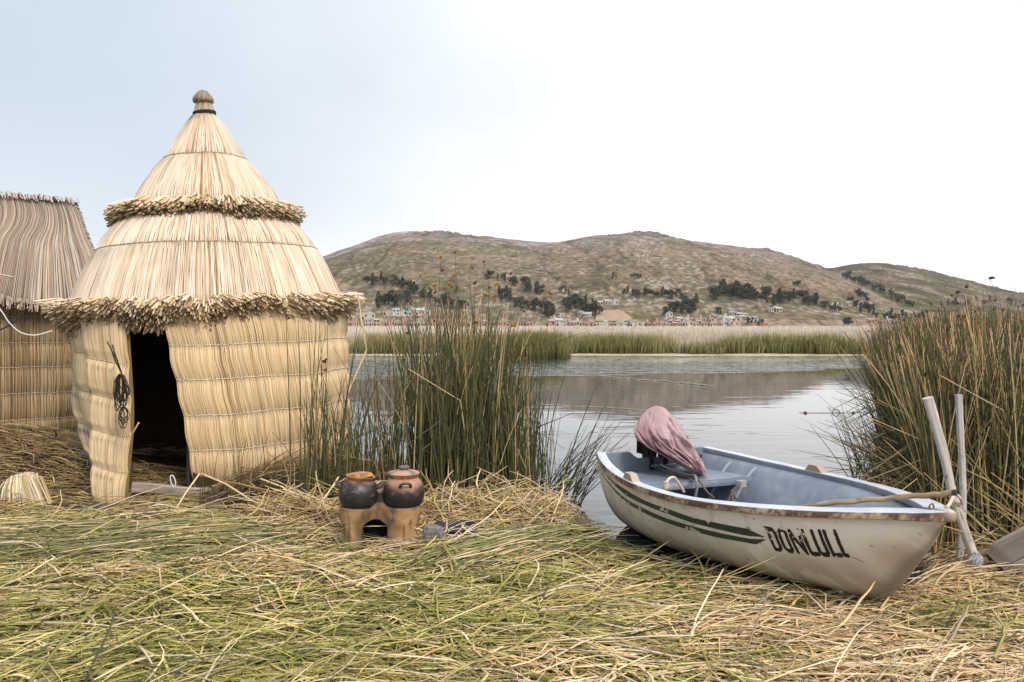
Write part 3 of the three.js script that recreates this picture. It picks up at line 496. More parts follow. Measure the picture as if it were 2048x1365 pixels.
  fringe(new MB(), { seed: 52, count: 2300, root: [0.70, 2.93], tip: [1.03, 2.865], inset: 0.06, depth: 0.165, thick: 0.0098, shag: (a) => 0.5 * nearFront(a) }).build('upper_fringe', M.reed, hut, 'stuff');
  // ceiling under the eaves, near-black so the shade inside is in its colour
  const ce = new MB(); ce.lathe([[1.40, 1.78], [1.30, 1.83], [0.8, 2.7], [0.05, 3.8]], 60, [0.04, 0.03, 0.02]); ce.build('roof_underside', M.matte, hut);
  // finial
  const neck = { seed: 61, count: 70, seams: [0, 1], thick: 0.008, puff: 0, seg: 3, lean: 0.3, place: (u, v, out) => { const a = u * 6.2832, rr = lerp(0.112, 0.076, v) + out; return V(Math.sin(a) * rr, lerp(3.925, 4.075, v), Math.cos(a) * rr); }, color: (r) => mul([0.42, 0.33, 0.22], 0.7 + 0.5 * r()) };
  const fin = reedMat(new MB(), neck).build('finial', M.reed, hut, 'stuff');
  const cord = new MB(); for (let k = 0; k < 3; k++) cord.tube(Array.from({ length: 25 }, (_, i) => { const a = i / 24 * 6.2832; return V(Math.sin(a) * 0.117, 3.935 + 0.013 * k + 0.01 * Math.sin(a), Math.cos(a) * 0.117); }), 0.008, 5, [0.02, 0.02, 0.018], false); cord.build('cord_band', M.rope, fin);
  const kn = new MB(); kn.lathe([[0.075, 4.06], [0.108, 4.072], [0.112, 4.10], [0.098, 4.135], [0.07, 4.17], [0.045, 4.195], [0.0, 4.212]], 40, (u, v) => mul([0.22, 0.16, 0.10], 0.6 + 0.7 * hash3(Math.round(u * 40), Math.round(v * 5), 4)), (q, u, v) => q.multiply(V(1 + 0.05 * noise2(u * 30, v * 8, 2), 1, 1 + 0.05 * noise2(u * 30, v * 8, 5))).add(V(-0.006, 0, 0)));
  { const r = rng(62); for (let k = 0; k < 240; k++) { const a = r() * 6.283, t = r(), y = 4.065 + 0.125 * t, rr = lerp(0.112, 0.045, t); kn.tube([V(Math.sin(a) * rr * 0.9, y - 0.0, Math.cos(a) * rr * 0.9), V(Math.sin(a) * rr * 1.06, y + 0.02 * (r() - 0.7), Math.cos(a) * rr * 1.06)], 0.0035, 3, mul([0.26, 0.19, 0.11], 0.5 + 0.8 * r()), true, [0.3, 0.23, 0.14]); } }
  kn.build('knob', M.reed, fin);
  // threshold board across the doorway
  const b = new MB(), p0 = cyl(-30.5 * D, 0.07, R - 0.01), p1 = cyl(-1 * D, 0.0, R + 0.015), mid = p0.clone().lerp(p1, 0.5), L = p0.distanceTo(p1), dir = p1.clone().sub(p0).normalize();
  const m = new THREE.Matrix4().makeBasis(dir, V(0, 1, 0).addScaledVector(dir, -dir.y).normalize(), dir.clone().cross(V(0, 1, 0)).normalize());
  b.grid((u, v) => { const a = v * 6.2832, w = 0.028, h = 0.05 - 0.012 * u, e = (x) => Math.sign(x) * Math.pow(Math.abs(x), 0.35); return V((u - 0.5) * L, e(Math.sin(a)) * h + 0.004 * Math.sin(u * 7), e(Math.cos(a)) * w).applyMatrix4(m).add(mid); }, 40, 20, (u, v) => mul([0.44, 0.35, 0.29], 0.82 + 0.3 * noise2(u * 4, v * 26, 3) + 0.1 * noise2(u * 40, v * 50, 4)));
  b.build('threshold_board', M.wood, hut);
}
// ------------------------------------------------------------------ the weathered long hut behind on the left
{
  const E = V(-6.07, 3.31, -11.8), rd = V(0.75, 0, -0.66).normalize(), fd = V(0.66, 0, 0.75).normalize();   // ridge runs away to the right, the near slope faces fd
  const hut = thing('long_hut', 'weathered grey-brown reed hut with a ridged roof at the left edge', 'hut', V(E.x, 0.3, E.z));
  const L = (q) => q.sub(hut.position);
  const slope = curve1([[0, 0], [0.25, 0.30], [0.6, 0.66], [1, 1]]), fall = curve1([[0, 0], [0.3, 0.44], [0.65, 0.86], [1, 1.50]]);
  const grey = (r, u) => { const k = r(), warm = fbm(u * 26, 3, 2, 71); return mul(k < 0.2 + 0.35 * Math.max(0, warm) ? [0.30, 0.19, 0.115] : k < 0.28 ? [0.17, 0.12, 0.09] : k < 0.7 ? [0.40, 0.34, 0.28] : [0.34, 0.275, 0.215], 0.8 + 0.35 * r()); };
  const roofPlace = (u, v, out) => {   // u along the ridge from its right end, v down the slope
    const run = 1.42 * slope(v), drop = fall(v) + 0.10 * v * v * fbm(u * 9, 1, 2, 72), along = u * 3.4 + 0.55 * v * (1 - 0.9 * ss(0.12, 0.0, u)) * ss(0, 0.5, v) + 0.02 * Math.sin(v * 3.1 + u * 8);
    const q = E.clone().addScaledVector(rd, -along + 0.12 * Math.pow(v, 1.5) * ss(0.2, 0, u)).addScaledVector(fd, run + out * 0.75); q.y -= drop - out * 0.6; q.y += 0.62 * Math.min(u, 0.45) * v * v + 0.03 * fbm(u * 18, v * 2, 2, 73) - 0.02 * ss(0.1, 0, v) + 0.02 * u;
    return L(q);
  };
  const near = { seed: 81, count: 520, seams: [0, 1], thick: 0.009, puff: 0, seg: 16, lean: 1.4, place: roofPlace, color: grey };
  reedMat(new MB(), near).build('roof_slope', M.reed, hut, 'stuff');
  const far = { ...near, seed: 82, count: 200, seg: 6, place: (u, v, out) => { const q = E.clone().addScaledVector(rd, -u * 3.4 + 0.05).addScaledVector(fd, -1.3 * slope(v) - out * 0.7); q.y -= fall(v) - out * 0.6; return L(q); } };
  reedMat(new MB(), far).build('roof_slope', M.reed, hut, 'stuff');
  const lin = new MB(); for (const o of [near, far]) lin.grid((u, v) => o.place(u, v, -0.03), 24, 14, [0.12, 0.07, 0.05]); lin.build('roof_lining', M.matte, hut);
  { // ridge roll, bound edge of the near slope, ragged eave
    const b = new MB(), r = rng(83);
    for (let k = 0; k < 420; k++) { const u = r() * 3.4, q = E.clone().addScaledVector(rd, -u + 0.05 * r()), s = r() < 0.5 ? 1 : -1; q.y += 0.03 + 0.035 * r(); const e = q.clone().addScaledVector(fd, s * (0.06 + 0.08 * r())); e.y -= 0.06 + 0.03 * r(); b.tube([L(q), L(e)], 0.008, 4, mul([0.52, 0.42, 0.36], 0.6 + 0.6 * r()), true); }
    b.build('ridge_thatch', M.reed, hut, 'stuff');
    const e = new MB(); for (let k = 0; k < 420; k++) { const u = r(), q = roofPlace(u, 0.97, 0), p = roofPlace(u + 0.01 * (r() - 0.5), 1.0, 0.01 - 0.05 * r()); p.y -= 0.03 + 0.06 * r(); p.addScaledVector(fd, 0.03 * r()); e.tube([q, p], 0.008, 4, mul(r() < 0.5 ? [0.48, 0.38, 0.31] : [0.36, 0.25, 0.17], 0.6 + 0.6 * r()), true, [0.1, 0.07, 0.05]); } e.build('eave_fringe', M.reed, hut, 'stuff');
    const g = new MB(); for (let k = 0; k < 500; k++) { const v = r(), q = roofPlace(0, v, -0.01 - 0.06 * r()), p = q.clone().addScaledVector(rd, 0.02 + 0.05 * r()); p.y -= 0.03; g.tube([q, p], 0.008, 4, mul([0.34, 0.24, 0.18], 0.5 + 0.7 * r()), true, [0.08, 0.05, 0.03]); } g.build('gable_edge', M.reed, hut, 'stuff');
    const w = new MB(); w.tube([0.16, 0.3, 0.45, 0.6, 0.75].map((u) => roofPlace(u, 0.84, 0.016)), 0.006, 5, [0.62, 0.55, 0.47], true); w.build('thatch_line', M.rope, hut);
  }
  const seams = [-0.05, 0.14, 0.46, 0.78, 1.08, 1.40, 1.75], Rc = 0.42, A = E.clone().addScaledVector(fd, 1.12).addScaledVector(rd, -0.17);
  const plan = (s) => { // metres along the wall: the long side, a rounded corner, the short side
    if (s < 3) return [A.clone().addScaledVector(rd, -Rc - (3 - s)), fd.clone()];
    const arc = (s - 3) / Rc; if (arc < Math.PI / 2) { const c = A.clone().addScaledVector(rd, -Rc).addScaledVector(fd, -Rc), n = fd.clone().multiplyScalar(Math.cos(arc)).addScaledVector(rd, Math.sin(arc)); return [c.addScaledVector(n, Rc), n]; }
    return [A.clone().addScaledVector(fd, -Rc - (s - 3 - Rc * Math.PI / 2)), rd.clone()];
  };
  const wall = { seed: 91, count: 470, seams, thick: 0.011, puff: 0.02, place: (u, y, out) => { const [p, n] = plan(u * 5.3); p.addScaledVector(n, out + 0.02 * Math.sin(y * 2)); p.y = 0.3 + y + 0.02 * fbm(u * 8, y, 2, 92); return L(p); }, color: (r, u) => { const k = r(); return mul(k < 0.25 ? [0.34, 0.215, 0.095] : k < 0.4 ? [0.21, 0.135, 0.07] : [0.42, 0.31, 0.18], 0.75 + 0.4 * r()); } };
  reedMat(new MB(), wall).build('reed_wall', M.reed, hut, 'stuff');
  for (const y of seams.slice(1, -1)) seamCord(wall, y, 0.0045, [0.42, 0.36, 0.28]).build('seam_cord', M.rope, hut);
  const l = new MB(); l.grid((u, v) => wall.place(u, lerp(-0.1, 1.75, v), -0.03), 60, 8, [0.12, 0.08, 0.04]); l.build('wall_lining', M.matte, hut);
  // wires and a hose slung under the eave
  const sling = (name, label, cat, pts, rad, c) => { const b = new MB(); b.tube(new THREE.CatmullRomCurve3(pts).getPoints(40), rad, 6, c); tag(b.build(name, M.rope, null), label, cat); };
  sling('hose', 'thin white hose hanging in an arc on the long hut wall', 'hose', [at(-60, 560, 9.85), at(0, 620, 9.9), at(18, 646, 9.95), at(40, 665, 10.0), at(68, 671, 10.05), at(104, 662, 10.1)], 0.0075, [0.72, 0.70, 0.68]);
  sling('cable', 'dark cable looping under the left eave, upper one of two', 'cable', [at(-30, 632, 9.95), at(0, 628, 9.95), at(22, 618, 9.96), at(40, 604, 10.0)], 0.008, [0.03, 0.025, 0.02]);
  sling('cable', 'dark cable sagging lower across the left hut wall behind the white hose', 'cable', [at(-30, 672, 10.0), at(0, 660, 10.0), at(26, 646, 10.0), at(44, 628, 10.02), at(54, 610, 10.05)], 0.009, [0.03, 0.025, 0.02]);
}
// ------------------------------------------------------------------ standing totora reeds: stems as instances of a few bent shapes
const stemGeo = (() => {   // a stem of one metre, 9 mm thick, in ten bends; the last two are broken over
  const out = [], r = rng(140);
  for (let k = 0; k < 10; k++) {
    const b = new MB(), bend = [0.02, 0.06, 0.10, 0.16, 0.05, 0.12, 0.28, 0.4, 0.2, 0.35][k], broken = k >= 8, pts = [], n = 7;
    for (let j = 0; j <= n; j++) { const t = j / n; let x = bend * Math.pow(t, 2.2), y = t; if (broken && t > 0.55) { const e = t - 0.55; x = bend * Math.pow(0.55, 2.2) + e * (k === 8 ? 0.85 : 0.95); y = 0.55 + e * (k === 8 ? 0.35 : -0.35); } pts.push(V(x + 0.006 * (r() - 0.5), y, 0.02 * Math.sin(t * 3 + k) * t)); }
    b.tube(pts, (t) => 0.0054 * (1 - 0.72 * Math.pow(t, 1.6)), 4, (t) => { const base = ss(0.22, 0.0, t), tip = ss(0.92, 1, t); return [1 + 0.5 * base + 0.9 * tip, 1 + 0.15 * base + 0.5 * tip, 1 + 0.05 * base + 0.6 * tip]; }, false);
    out.push(b.geo());
  }
  return out;
})();
const headGeo = (() => { const r = rng(150), b = new MB(); for (let k = 0; k < 13; k++) { const a = r() * 6.283, u = r() * 1.4 - 0.4, m = Math.sqrt(Math.max(0, 1 - u * u)), d = V(Math.cos(a) * m, u, Math.sin(a) * m); b.tube([V(0, 0, 0), d.clone().multiplyScalar(0.010), d.clone().multiplyScalar(0.020)], (t) => 0.0055 * Math.sin(0.5 + 2.4 * t), 4, mul([1, 1, 1], 0.6 + 0.8 * r()), true); } return b.geo(); })();
const UP = V(0, 1, 0);
const TIPX = [0.02, 0.06, 0.10, 0.16, 0.05, 0.12, 0.28, 0.4];
function standing(lists, heads, r, p, h, yaw, lean, kind, color, fat = 1, head = false, headColor) {
  const q = new THREE.Quaternion().setFromEuler(new THREE.Euler(0, 0, -lean)); q.premultiply(new THREE.Quaternion().setFromAxisAngle(UP, yaw));
  const w = (0.55 + 0.45 * h) * fat; lists[kind].push([new THREE.Matrix4().compose(p, q, V(Math.max(w, 0.3), h, Math.max(w, 0.3))), color]);
  if (head) { const s = Math.max(w, 0.3), tip = V((TIPX[kind] ?? 0) * s, 0.995 * h, 0).applyQuaternion(q).add(p); for (let k = 0; k < 1; k++) heads.push([new THREE.Matrix4().compose(tip.clone().add(V(gauss(r) * 0.008, -0.008 * k, gauss(r) * 0.008)), new THREE.Quaternion().setFromEuler(new THREE.Euler(r() * 3, r() * 3, r() * 3)), V(1, 1, 1).multiplyScalar(0.75 + 0.6 * r())), headColor]); }
}
const stemColor = (r, dry) => { const k = r(); if (k < dry) { const g = r(); return mul(g < 0.40 ? [0.47, 0.36, 0.20] : g < 0.88 ? [0.43, 0.325, 0.125] : [0.25, 0.15, 0.075], 0.75 + 0.4 * r()); } return mul(mixc([0.030, 0.037, 0.014], [0.115, 0.110, 0.034], Math.pow(r(), 1.2)), 0.75 + 0.5 * r()); };
{
  const r = rng(160), lists = stemGeo.map(() => []), heads = [], clump = thing('reed_clump', 'tall clump of green reeds standing behind the clay stove and pots', 'reeds', null, 0, null, 'stuff');
  const top = curve1([[-2.0, 0.9], [-1.6, 1.25], [-1.3, 1.62], [-1.0, 1.92], [-0.6, 2.02], [-0.1, 1.84], [0.2, 1.55], [0.5, 1.15]]);
  for (let k = 0; k < 1350; k++) {
    const u = r(), x = u < 0.9 ? -0.42 + gauss(r) * 0.62 : lerp(-1.9, -1.2, r()), d = lerp(7.55, 9.1, r()) - (x < -1.3 ? 0.25 : 0); if (x < -1.85 || x > 0.52) continue;
    if (shoreDistance(x, d) < -0.35) continue;
    const p = V(x, Math.max(G(x, d), -0.2) - 0.03, -d), dry = 0.13 + 0.16 * ss(-0.2, 0.6, fbm(x * 3, d * 2, 2, 5));
    let kind = Math.floor(r() * 6); const big = r(); if (big < 0.05) kind = 8 + Math.floor(r() * 2); else if (big < 0.11) kind = 6 + Math.floor(r() * 2);
    const h = top(x) * (0.48 + 0.52 * Math.pow(r(), 1.15));
    standing(lists, heads, r, p, h, r() < 0.5 ? 0 + (r() - 0.5) * 2 : Math.PI + (r() - 0.5) * 2, (r() - 0.5) * 0.22 + 0.03, kind, stemColor(r, dry), 1, kind < 6 && r() < 0.03 && h > 1.25, mul(r() < 0.4 ? [0.30, 0.12, 0.03] : [0.10, 0.045, 0.02], 0.8 + 0.5 * r()));
  }
  for (let k = 0; k < 30; k++) { const x = -0.4 + gauss(r) * 0.55, d = lerp(7.8, 9, r()); standing(lists, heads, r, V(x, G(x, d), -d), 1.75 + 0.42 * r() + 0.25 * Math.exp(-(((x + 0.5) / 0.4) ** 2)), r() * 6.28, 0.02 + 0.06 * r(), Math.floor(r() * 3), mul([0.09, 0.085, 0.036], 0.7 + 0.6 * r()), 0.75, true, mul(r() < 0.4 ? [0.36, 0.15, 0.04] : [0.12, 0.05, 0.022], 0.8 + 0.5 * r())); }
  for (let k = 0; k < 46; k++) { const x = lerp(0.15, 0.62, r()), d = lerp(7.5, 8.3, r()); standing(lists, heads, r, V(x, -0.1, -d), 0.45 + 0.55 * r(), (r() - 0.5) * 0.8, 0.25 + 0.4 * r(), 3 + Math.floor(r() * 4), mul([0.05, 0.055, 0.03], 0.7 + 0.6 * r())); }   // dark stems leaning out over the water
  for (const [a, b, d] of [[[1128, 1000], [1206, 790], 7.7], [[1118, 990], [1182, 758], 7.8], [[1075, 700], [1180, 655], 8.0], [[1140, 1020], [1160, 905], 7.5], [[1098, 1000], [1160, 850], 7.7]]) { const p = at(...a, d), q = at(...b, d - 0.15), v = q.clone().sub(p), h = v.length(), m = new THREE.Matrix4().compose(p, new THREE.Quaternion().setFromUnitVectors(UP, v.normalize()), V(h, h, h)); lists[1].push([m, [0.05, 0.055, 0.03]]); }
  lists.forEach((l, k) => l.length && instances('reed_stem', stemGeo[k], M.stem, l, clump)); instances('seed_head', headGeo, M.matte, heads, clump);
}
{
  // thin green shoots and tall single reeds in front of the hut wall
  const r = rng(165), lists = stemGeo.map(() => []), heads = [], g = thing('reed_shoots', 'sparse green reeds growing before the right side of the hut wall', 'reeds', null, 0, null, 'stuff');
  for (let k = 0; k < 120; k++) { const x = k < 48 ? lerp(-1.95, -1.35, Math.pow(r(), 0.8)) : lerp(-2.75, -1.5, r()), d = lerp(7.35, 7.95, r()) - 0.1 * (x + 2), tall = k < 48; standing(lists, heads, r, V(x, G(x, d) - 0.02, -d), tall ? 0.7 + 1.15 * r() : 0.25 + 0.45 * r(), r() * 6.28, (r() - 0.5) * 0.35, Math.floor(r() * 7), stemColor(r, tall ? 0.12 : 0.2), 1, tall && r() < 0.1, [0.12, 0.05, 0.02]); }
  lists.forEach((l, k) => l.length && instances('reed_stem', stemGeo[k], M.stem, l, g)); if (heads.length) instances('seed_head', headGeo, M.matte, heads, g);
}
{
  const r = rng(170), lists = stemGeo.map(() => []), heads = [], bank = thing('reed_bank', 'dense bank of tall olive and straw reeds along the right shore', 'reeds', null, 0, null, 'stuff');
  const edge = (d) => d < 8.3 ? lerp(2.95, 3.75, (d - 6.0) / 2.3) : d < 10.6 ? lerp(3.75, 4.58, (d - 8.3) / 2.3) : 0.436 * d;
  for (let k = 0; k < 15000; k++) {
    const d = lerp(6.0, 22, Math.pow(r(), 1.55)), e = edge(d), x = e + 0.05 + Math.pow(r(), 1.5) * (0.68 * d - e + 0.9), rim = ss(0.55, 0, x - e), front = ss(7.4, 6.0, d);
    const p = V(x, Math.max(-0.2, G(x, d)) - 0.04, -d), h = (1.50 + 0.50 * r()) * (1 - 0.22 * rim * r()) * (1 - 0.42 * front * r()) * (0.9 + 0.2 * fbm(x * 0.9, d * 0.7, 2, 66));
    let kind = Math.floor(r() * 6); const z = r(); if (z < 0.05) kind = 8 + Math.floor(r() * 2); else if (z < 0.10 + 0.03 * rim) kind = 6 + Math.floor(r() * 2);
    const toLeft = r() < 0.66, yaw = toLeft ? Math.PI + (r() - 0.5) * 1.8 : (r() - 0.5) * 2.4;
    standing(lists, heads, r, p, h, yaw, (0.02 + 0.085 * r()) + 0.03 * rim * r(), kind, stemColor(r, 0.19 + 0.2 * front), 1, kind < 6 && r() < 0.018, mul(r() < 0.25 ? [0.26, 0.11, 0.035] : [0.07, 0.035, 0.02], 0.8 + 0.5 * r()));
  }
  for (let k = 0; k < 1500; k++) {   // collapsed dry stalks at the foot of the bank
    const d = lerp(5.7, 9.5, Math.pow(r(), 1.3)), e = edge(Math.max(6, d)), x = e + (d < 7.6 ? 0.45 : 0.1) + r() * (0.65 * d - e + 0.4), h = 0.5 + 0.9 * r();
    standing(lists, heads, r, V(x, Math.max(-0.15, G(x, d)) + 0.25 * r() * ss(5.9, 6.8, d), -d), h, r() * 6.28, 0.55 + 0.85 * r(), Math.floor(r() * 8), stemColor(r, 0.82));
  }
  for (let k = 0; k < 70; k++) { const d = lerp(6.6, 14, Math.pow(r(), 1.4)), x = edge(d) + 0.15 + r() * (0.66 * d - edge(d)); standing(lists, heads, r, V(x, G(x, d), -d), 1.70 + 0.38 * r(), r() < 0.65 ? Math.PI : 0, 0.02 + 0.08 * r(), Math.floor(r() * 4), mul([0.20, 0.15, 0.075], 0.6 + 0.7 * r()), 0.8, r() < 0.45, mul(r() < 0.25 ? [0.24, 0.10, 0.035] : [0.06, 0.032, 0.02], 0.8 + 0.5 * r())); }
  lists.forEach((l, k) => l.length && instances('reed_stem', stemGeo[k], M.stem, l, bank)); instances('seed_head', headGeo, M.matte, heads, bank);
}
{
  const r = rng(175), lists = stemGeo.map(() => []), heads = [], g = thing('water_shoots', 'thin dark shoots leaning out of the water left of the right reed bank', 'reeds', null, 0, null, 'stuff');
  for (let k = 0; k < 85; k++) { const d = lerp(7.4, 11.5, r()), x = (d < 8.3 ? lerp(3.2, 3.75, (d - 7) / 1.3) : 0.44 * d) - 0.42 * Math.pow(r(), 1.6) + 0.08; standing(lists, heads, r, V(x, WATER - 0.05, -d), 0.3 + 0.75 * r(), Math.PI + (r() - 0.5) * 1.6, 0.05 + 0.42 * r(), Math.floor(r() * 7), mul([0.07, 0.06, 0.035], 0.6 + 0.9 * r())); }
  lists.forEach((l, k) => l.length && instances('reed_stem', stemGeo[k], M.stem, l, g));
}
// ------------------------------------------------------------------ the cut reeds that cover the island
{
  const r0 = rng(200), geos = [];
  for (let k = 0; k < 12; k++) {
    const b = new MB(), n = 6, pts = [], bend = (r0() - 0.5) * (k < 4 ? 0.06 : k < 8 ? 0.17 : 0.12), sag = 0.02 + 0.07 * r0(), kink = k >= 9 ? 0.35 + 0.5 * r0() : 0, wav = 0.007 * r0();
    for (let j = 0; j <= n; j++) { const t = j / n - 0.5; pts.push(V(t * (1 - (kink ? 0.12 * Math.abs(t) : 0)), -sag * (t * t * 4 - 0.5) * 0.4, bend * (1 - 4 * t * t) + (kink && t > 0.1 ? (t - 0.1) * kink * 1.4 : 0) + wav * Math.sin(j * 1.9 + k) + 0.008 * (r0() - 0.5))); }
    b.tube(pts, (t) => 0.5 * (1 - 0.55 * Math.pow(Math.abs(t - 0.35) / 0.65, 2)), 4, (t) => mul([1, 1, 1], 0.86 + 0.3 * hash3(Math.round(t * 6), k, 1)), false, null, 0.55);
    geos.push([pts, b]);
  }
  // thickness and length scale apart: the bar is swept once per thickness class
  const shapes = []; geos.forEach(([pts], k) => { for (const w of [0.0122, 0.0195]) { const b = new MB(); b.tube(pts, (t) => w * 0.5 * (1 - 0.55 * Math.pow(Math.abs(t - 0.35) / 0.65, 2)), 4, (t) => mul([1, 1, 1], 0.84 + 0.32 * hash3(Math.round(t * 6), k, 1)), true, [0.8, 0.75, 0.65], 0.42); shapes.push(b.geo()); } });
  const r = rng(210), lists = shapes.map(() => []);
  const basis = new THREE.Matrix4(), tmp = new THREE.Matrix4();
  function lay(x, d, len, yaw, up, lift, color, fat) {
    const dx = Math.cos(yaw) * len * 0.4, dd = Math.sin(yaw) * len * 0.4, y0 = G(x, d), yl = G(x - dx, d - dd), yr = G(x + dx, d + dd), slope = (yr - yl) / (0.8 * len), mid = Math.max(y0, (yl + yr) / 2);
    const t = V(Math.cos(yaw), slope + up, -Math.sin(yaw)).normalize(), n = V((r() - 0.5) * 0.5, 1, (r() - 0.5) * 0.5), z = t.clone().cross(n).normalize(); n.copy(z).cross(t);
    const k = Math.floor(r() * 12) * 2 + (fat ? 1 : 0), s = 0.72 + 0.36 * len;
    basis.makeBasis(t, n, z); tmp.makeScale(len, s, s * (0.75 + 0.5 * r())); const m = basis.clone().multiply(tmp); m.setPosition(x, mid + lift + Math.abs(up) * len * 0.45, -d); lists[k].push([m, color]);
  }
  const green = () => { const k = r(); return mul(k < 0.30 ? [0.215, 0.205, 0.046] : k < 0.66 ? [0.36, 0.315, 0.085] : k < 0.90 ? [0.53, 0.43, 0.155] : [0.105, 0.11, 0.036], 0.72 + 0.5 * r()); };
  const dry = () => { const k = r(); return mul(k < 0.45 ? [0.66, 0.48, 0.27] : k < 0.7 ? [0.70, 0.54, 0.35] : k < 0.86 ? [0.58, 0.40, 0.15] : k < 0.95 ? [0.46, 0.24, 0.11] : [0.20, 0.12, 0.075], 0.75 + 0.4 * r()); };
  const brown = () => { const k = r(); return mul(k < 0.5 ? [0.25, 0.155, 0.075] : k < 0.78 ? [0.40, 0.27, 0.12] : k < 0.9 ? [0.50, 0.37, 0.20] : [0.13, 0.08, 0.045], 0.7 + 0.5 * r()); };
  const field = (x, d) => 0.95 * fbm(x * 0.55 + 3, d * 0.8 + 1, 3, 220);
  for (let k = 0; k < 88000; k++) {
    const d = lerp(3.15, 11.2, Math.pow(r(), 1.28)), u = r() * 2 - 1, x = u * (0.66 * d + 0.4) * (Math.abs(u) > 0.93 ? 1 + (Math.abs(u) - 0.93) * 6 : 1), s = shoreDistance(x, d); if (s < -0.12 - 0.1 * r()) continue;
    if (d > 9.2 && x > -1.2 && x < 3.6) continue;
    const hutDist = Math.hypot(x + 3.28, d - 9.5); if (hutDist < 1.15 && (d > 9.4 || x > -3.1)) continue;
    const n1 = fbm(x * 0.8, d * 1.1, 3, 230), n2 = fbm(x * 2.2, d * 3, 2, 233);
    const browned = clamp(ss(-2.6, -3.4, x) * ss(7.15, 7.7, d + 0.25 * n1) + ss(1.1, 0.6, Math.hypot((x + 2.1) / 0.8, (d - 7.75) / 0.55)) + 0.5 * ss(0.35, 0.55, n1) * ss(-3.2, -4.2, x), 0, 1);
    const pale = clamp(0.36 + 0.9 * n1 + 0.35 * n2 + 0.75 * ss(1.1, 2.1, x) * ss(5.2, 4.0, d) + 0.9 * ss(6.5, 7.0, d) * ss(-1.9, -1.3, x) - 0.4 * ss(7.2, 7.5, d) * ss(-1.3, -1.7, x) + 0.5 * ss(0.45, 0.0, s) * (d < 8 ? 1 : 0.3) + 0.7 * ss(2.6, 3.1, x) * ss(4.6, 5.3, d) - 0.25 * ss(-1.5, -3, x) * ss(7.2, 6.6, d), 0.05, 0.95);
    const c = r() < browned * 0.9 ? brown() : r() < pale ? dry() : green(), isGreen = c[1] > c[0] * 0.9;
    const messy = 0.32 + 0.75 * pale + 0.9 * ss(0.05, 0.4, n2 - n1), yaw = field(x, d) + gauss(r) * messy * 0.95 + (r() < 0.16 ? (r() - 0.5) * 3 : 0), len = (isGreen ? 0.22 + 0.62 * r() * (0.4 + 0.6 * r()) : 0.16 + 0.55 * r() * r() + 0.15 * r()) * (browned > 0.5 ? 0.6 : 1);
    if (Math.hypot(x + 0.98, d - 6.42) < 0.42 && r() < 0.75) continue;
    const up = r() < 0.10 ? (r() - 0.3) * 0.75 : (r() - 0.5) * 0.14; const deep = Math.pow(r(), 1.3); lay(x, d, Math.min(len, 0.25 + Math.max(0, s) * 1.6 + 0.3 * r()), yaw, up, 0.075 * deep - 0.02, mul(c, 0.40 + 0.75 * ss(0.05, 0.75, deep)), r() < 0.35);  // lower strands darkened: shade between layers in the colour, besides older damp straw
  }
  // long loose stalks on top, some kinked and standing off
  for (let k = 0; k < 520; k++) {
    const d = lerp(3.2, 7.6, Math.pow(r(), 1.2)), x = (r() * 2 - 1) * (0.66 * d), s = shoreDistance(x, d); if (s < 0.1) continue;
    lay(x, d, 0.2 + 0.6 * r(), field(x, d) + gauss(r) * 1.2, (r() - 0.4) * 0.35, 0.04 + 0.04 * r(), r() < 0.72 ? mul([0.66, 0.52, 0.35], 0.8 + 0.35 * r()) : green(), r() < 0.35);
  }
  // heap of pale stalks between the clump and the water, and round the stove
  for (let k = 0; k < 1400; k++) {
    const u = r(), x = u < 0.6 ? -0.25 + gauss(r) * 0.75 : lerp(-2.1, -1.2, r()), d = (u < 0.6 ? 7.15 : 7.05) + gauss(r) * (u < 0.6 ? 0.35 : 0.22); if (shoreDistance(x, d) < -0.05 || (d < 6.75 && x > -1.5 && x < -0.4)) continue;
    lay(x, d, 0.18 + 0.5 * r(), r() * 6.28, gauss(r) * 0.5, 0.02 + 0.07 * r(), r() < 0.8 ? dry() : green(), r() < 0.4);
  }
  // dark heap of old stalks against the right foot of the hut wall
  for (let k = 0; k < 2200; k++) { const x = lerp(-2.75, -1.35, r()), d = 7.95 + gauss(r) * 0.26 + 0.12 * (x + 2); if (Math.hypot(x + 3.28, d - 9.5) < 1.3) continue; const t = r(); lay(x, d, 0.2 + 0.5 * r(), 0.25 + gauss(r) * 0.5, 0.18 + gauss(r) * 0.35, 0.16 * r() * ss(-2.9, -2.0, x), t < 0.6 ? mul([0.10, 0.062, 0.032], 0.6 + 0.8 * r()) : t < 0.86 ? mul([0.28, 0.18, 0.075], 0.7 + 0.6 * r()) : dry(), r() < 0.4); }
  // a swathe of long green reeds laid in one direction before the hut and right of the stove
  for (let k = 0; k < 1500; k++) { const a = r() < 0.6, x = a ? lerp(-4.4, -1.9, r()) : lerp(-0.35, 0.35, r()), d = a ? 6.55 + 0.45 * gauss(r) + 0.06 * x : 6.1 + 0.22 * gauss(r); lay(x, d, 0.6 + 0.6 * r(), a ? 0.35 + 0.18 * gauss(r) : 0.75 + 0.2 * gauss(r), (r() - 0.5) * 0.1, 0.04 + 0.03 * r(), r() < 0.76 ? mul(mixc([0.12, 0.125, 0.045], [0.27, 0.245, 0.085], r()), 0.7 + 0.6 * r()) : dry(), r() < 0.4); }
  const g = thing('cut_reeds', 'thick litter of cut green and straw-coloured reeds covering the island', 'straw', null, 0, null, 'stuff');
  lists.forEach((l, k) => l.length && instances('cut_reed', shapes[k], M.straw, l, g));
}
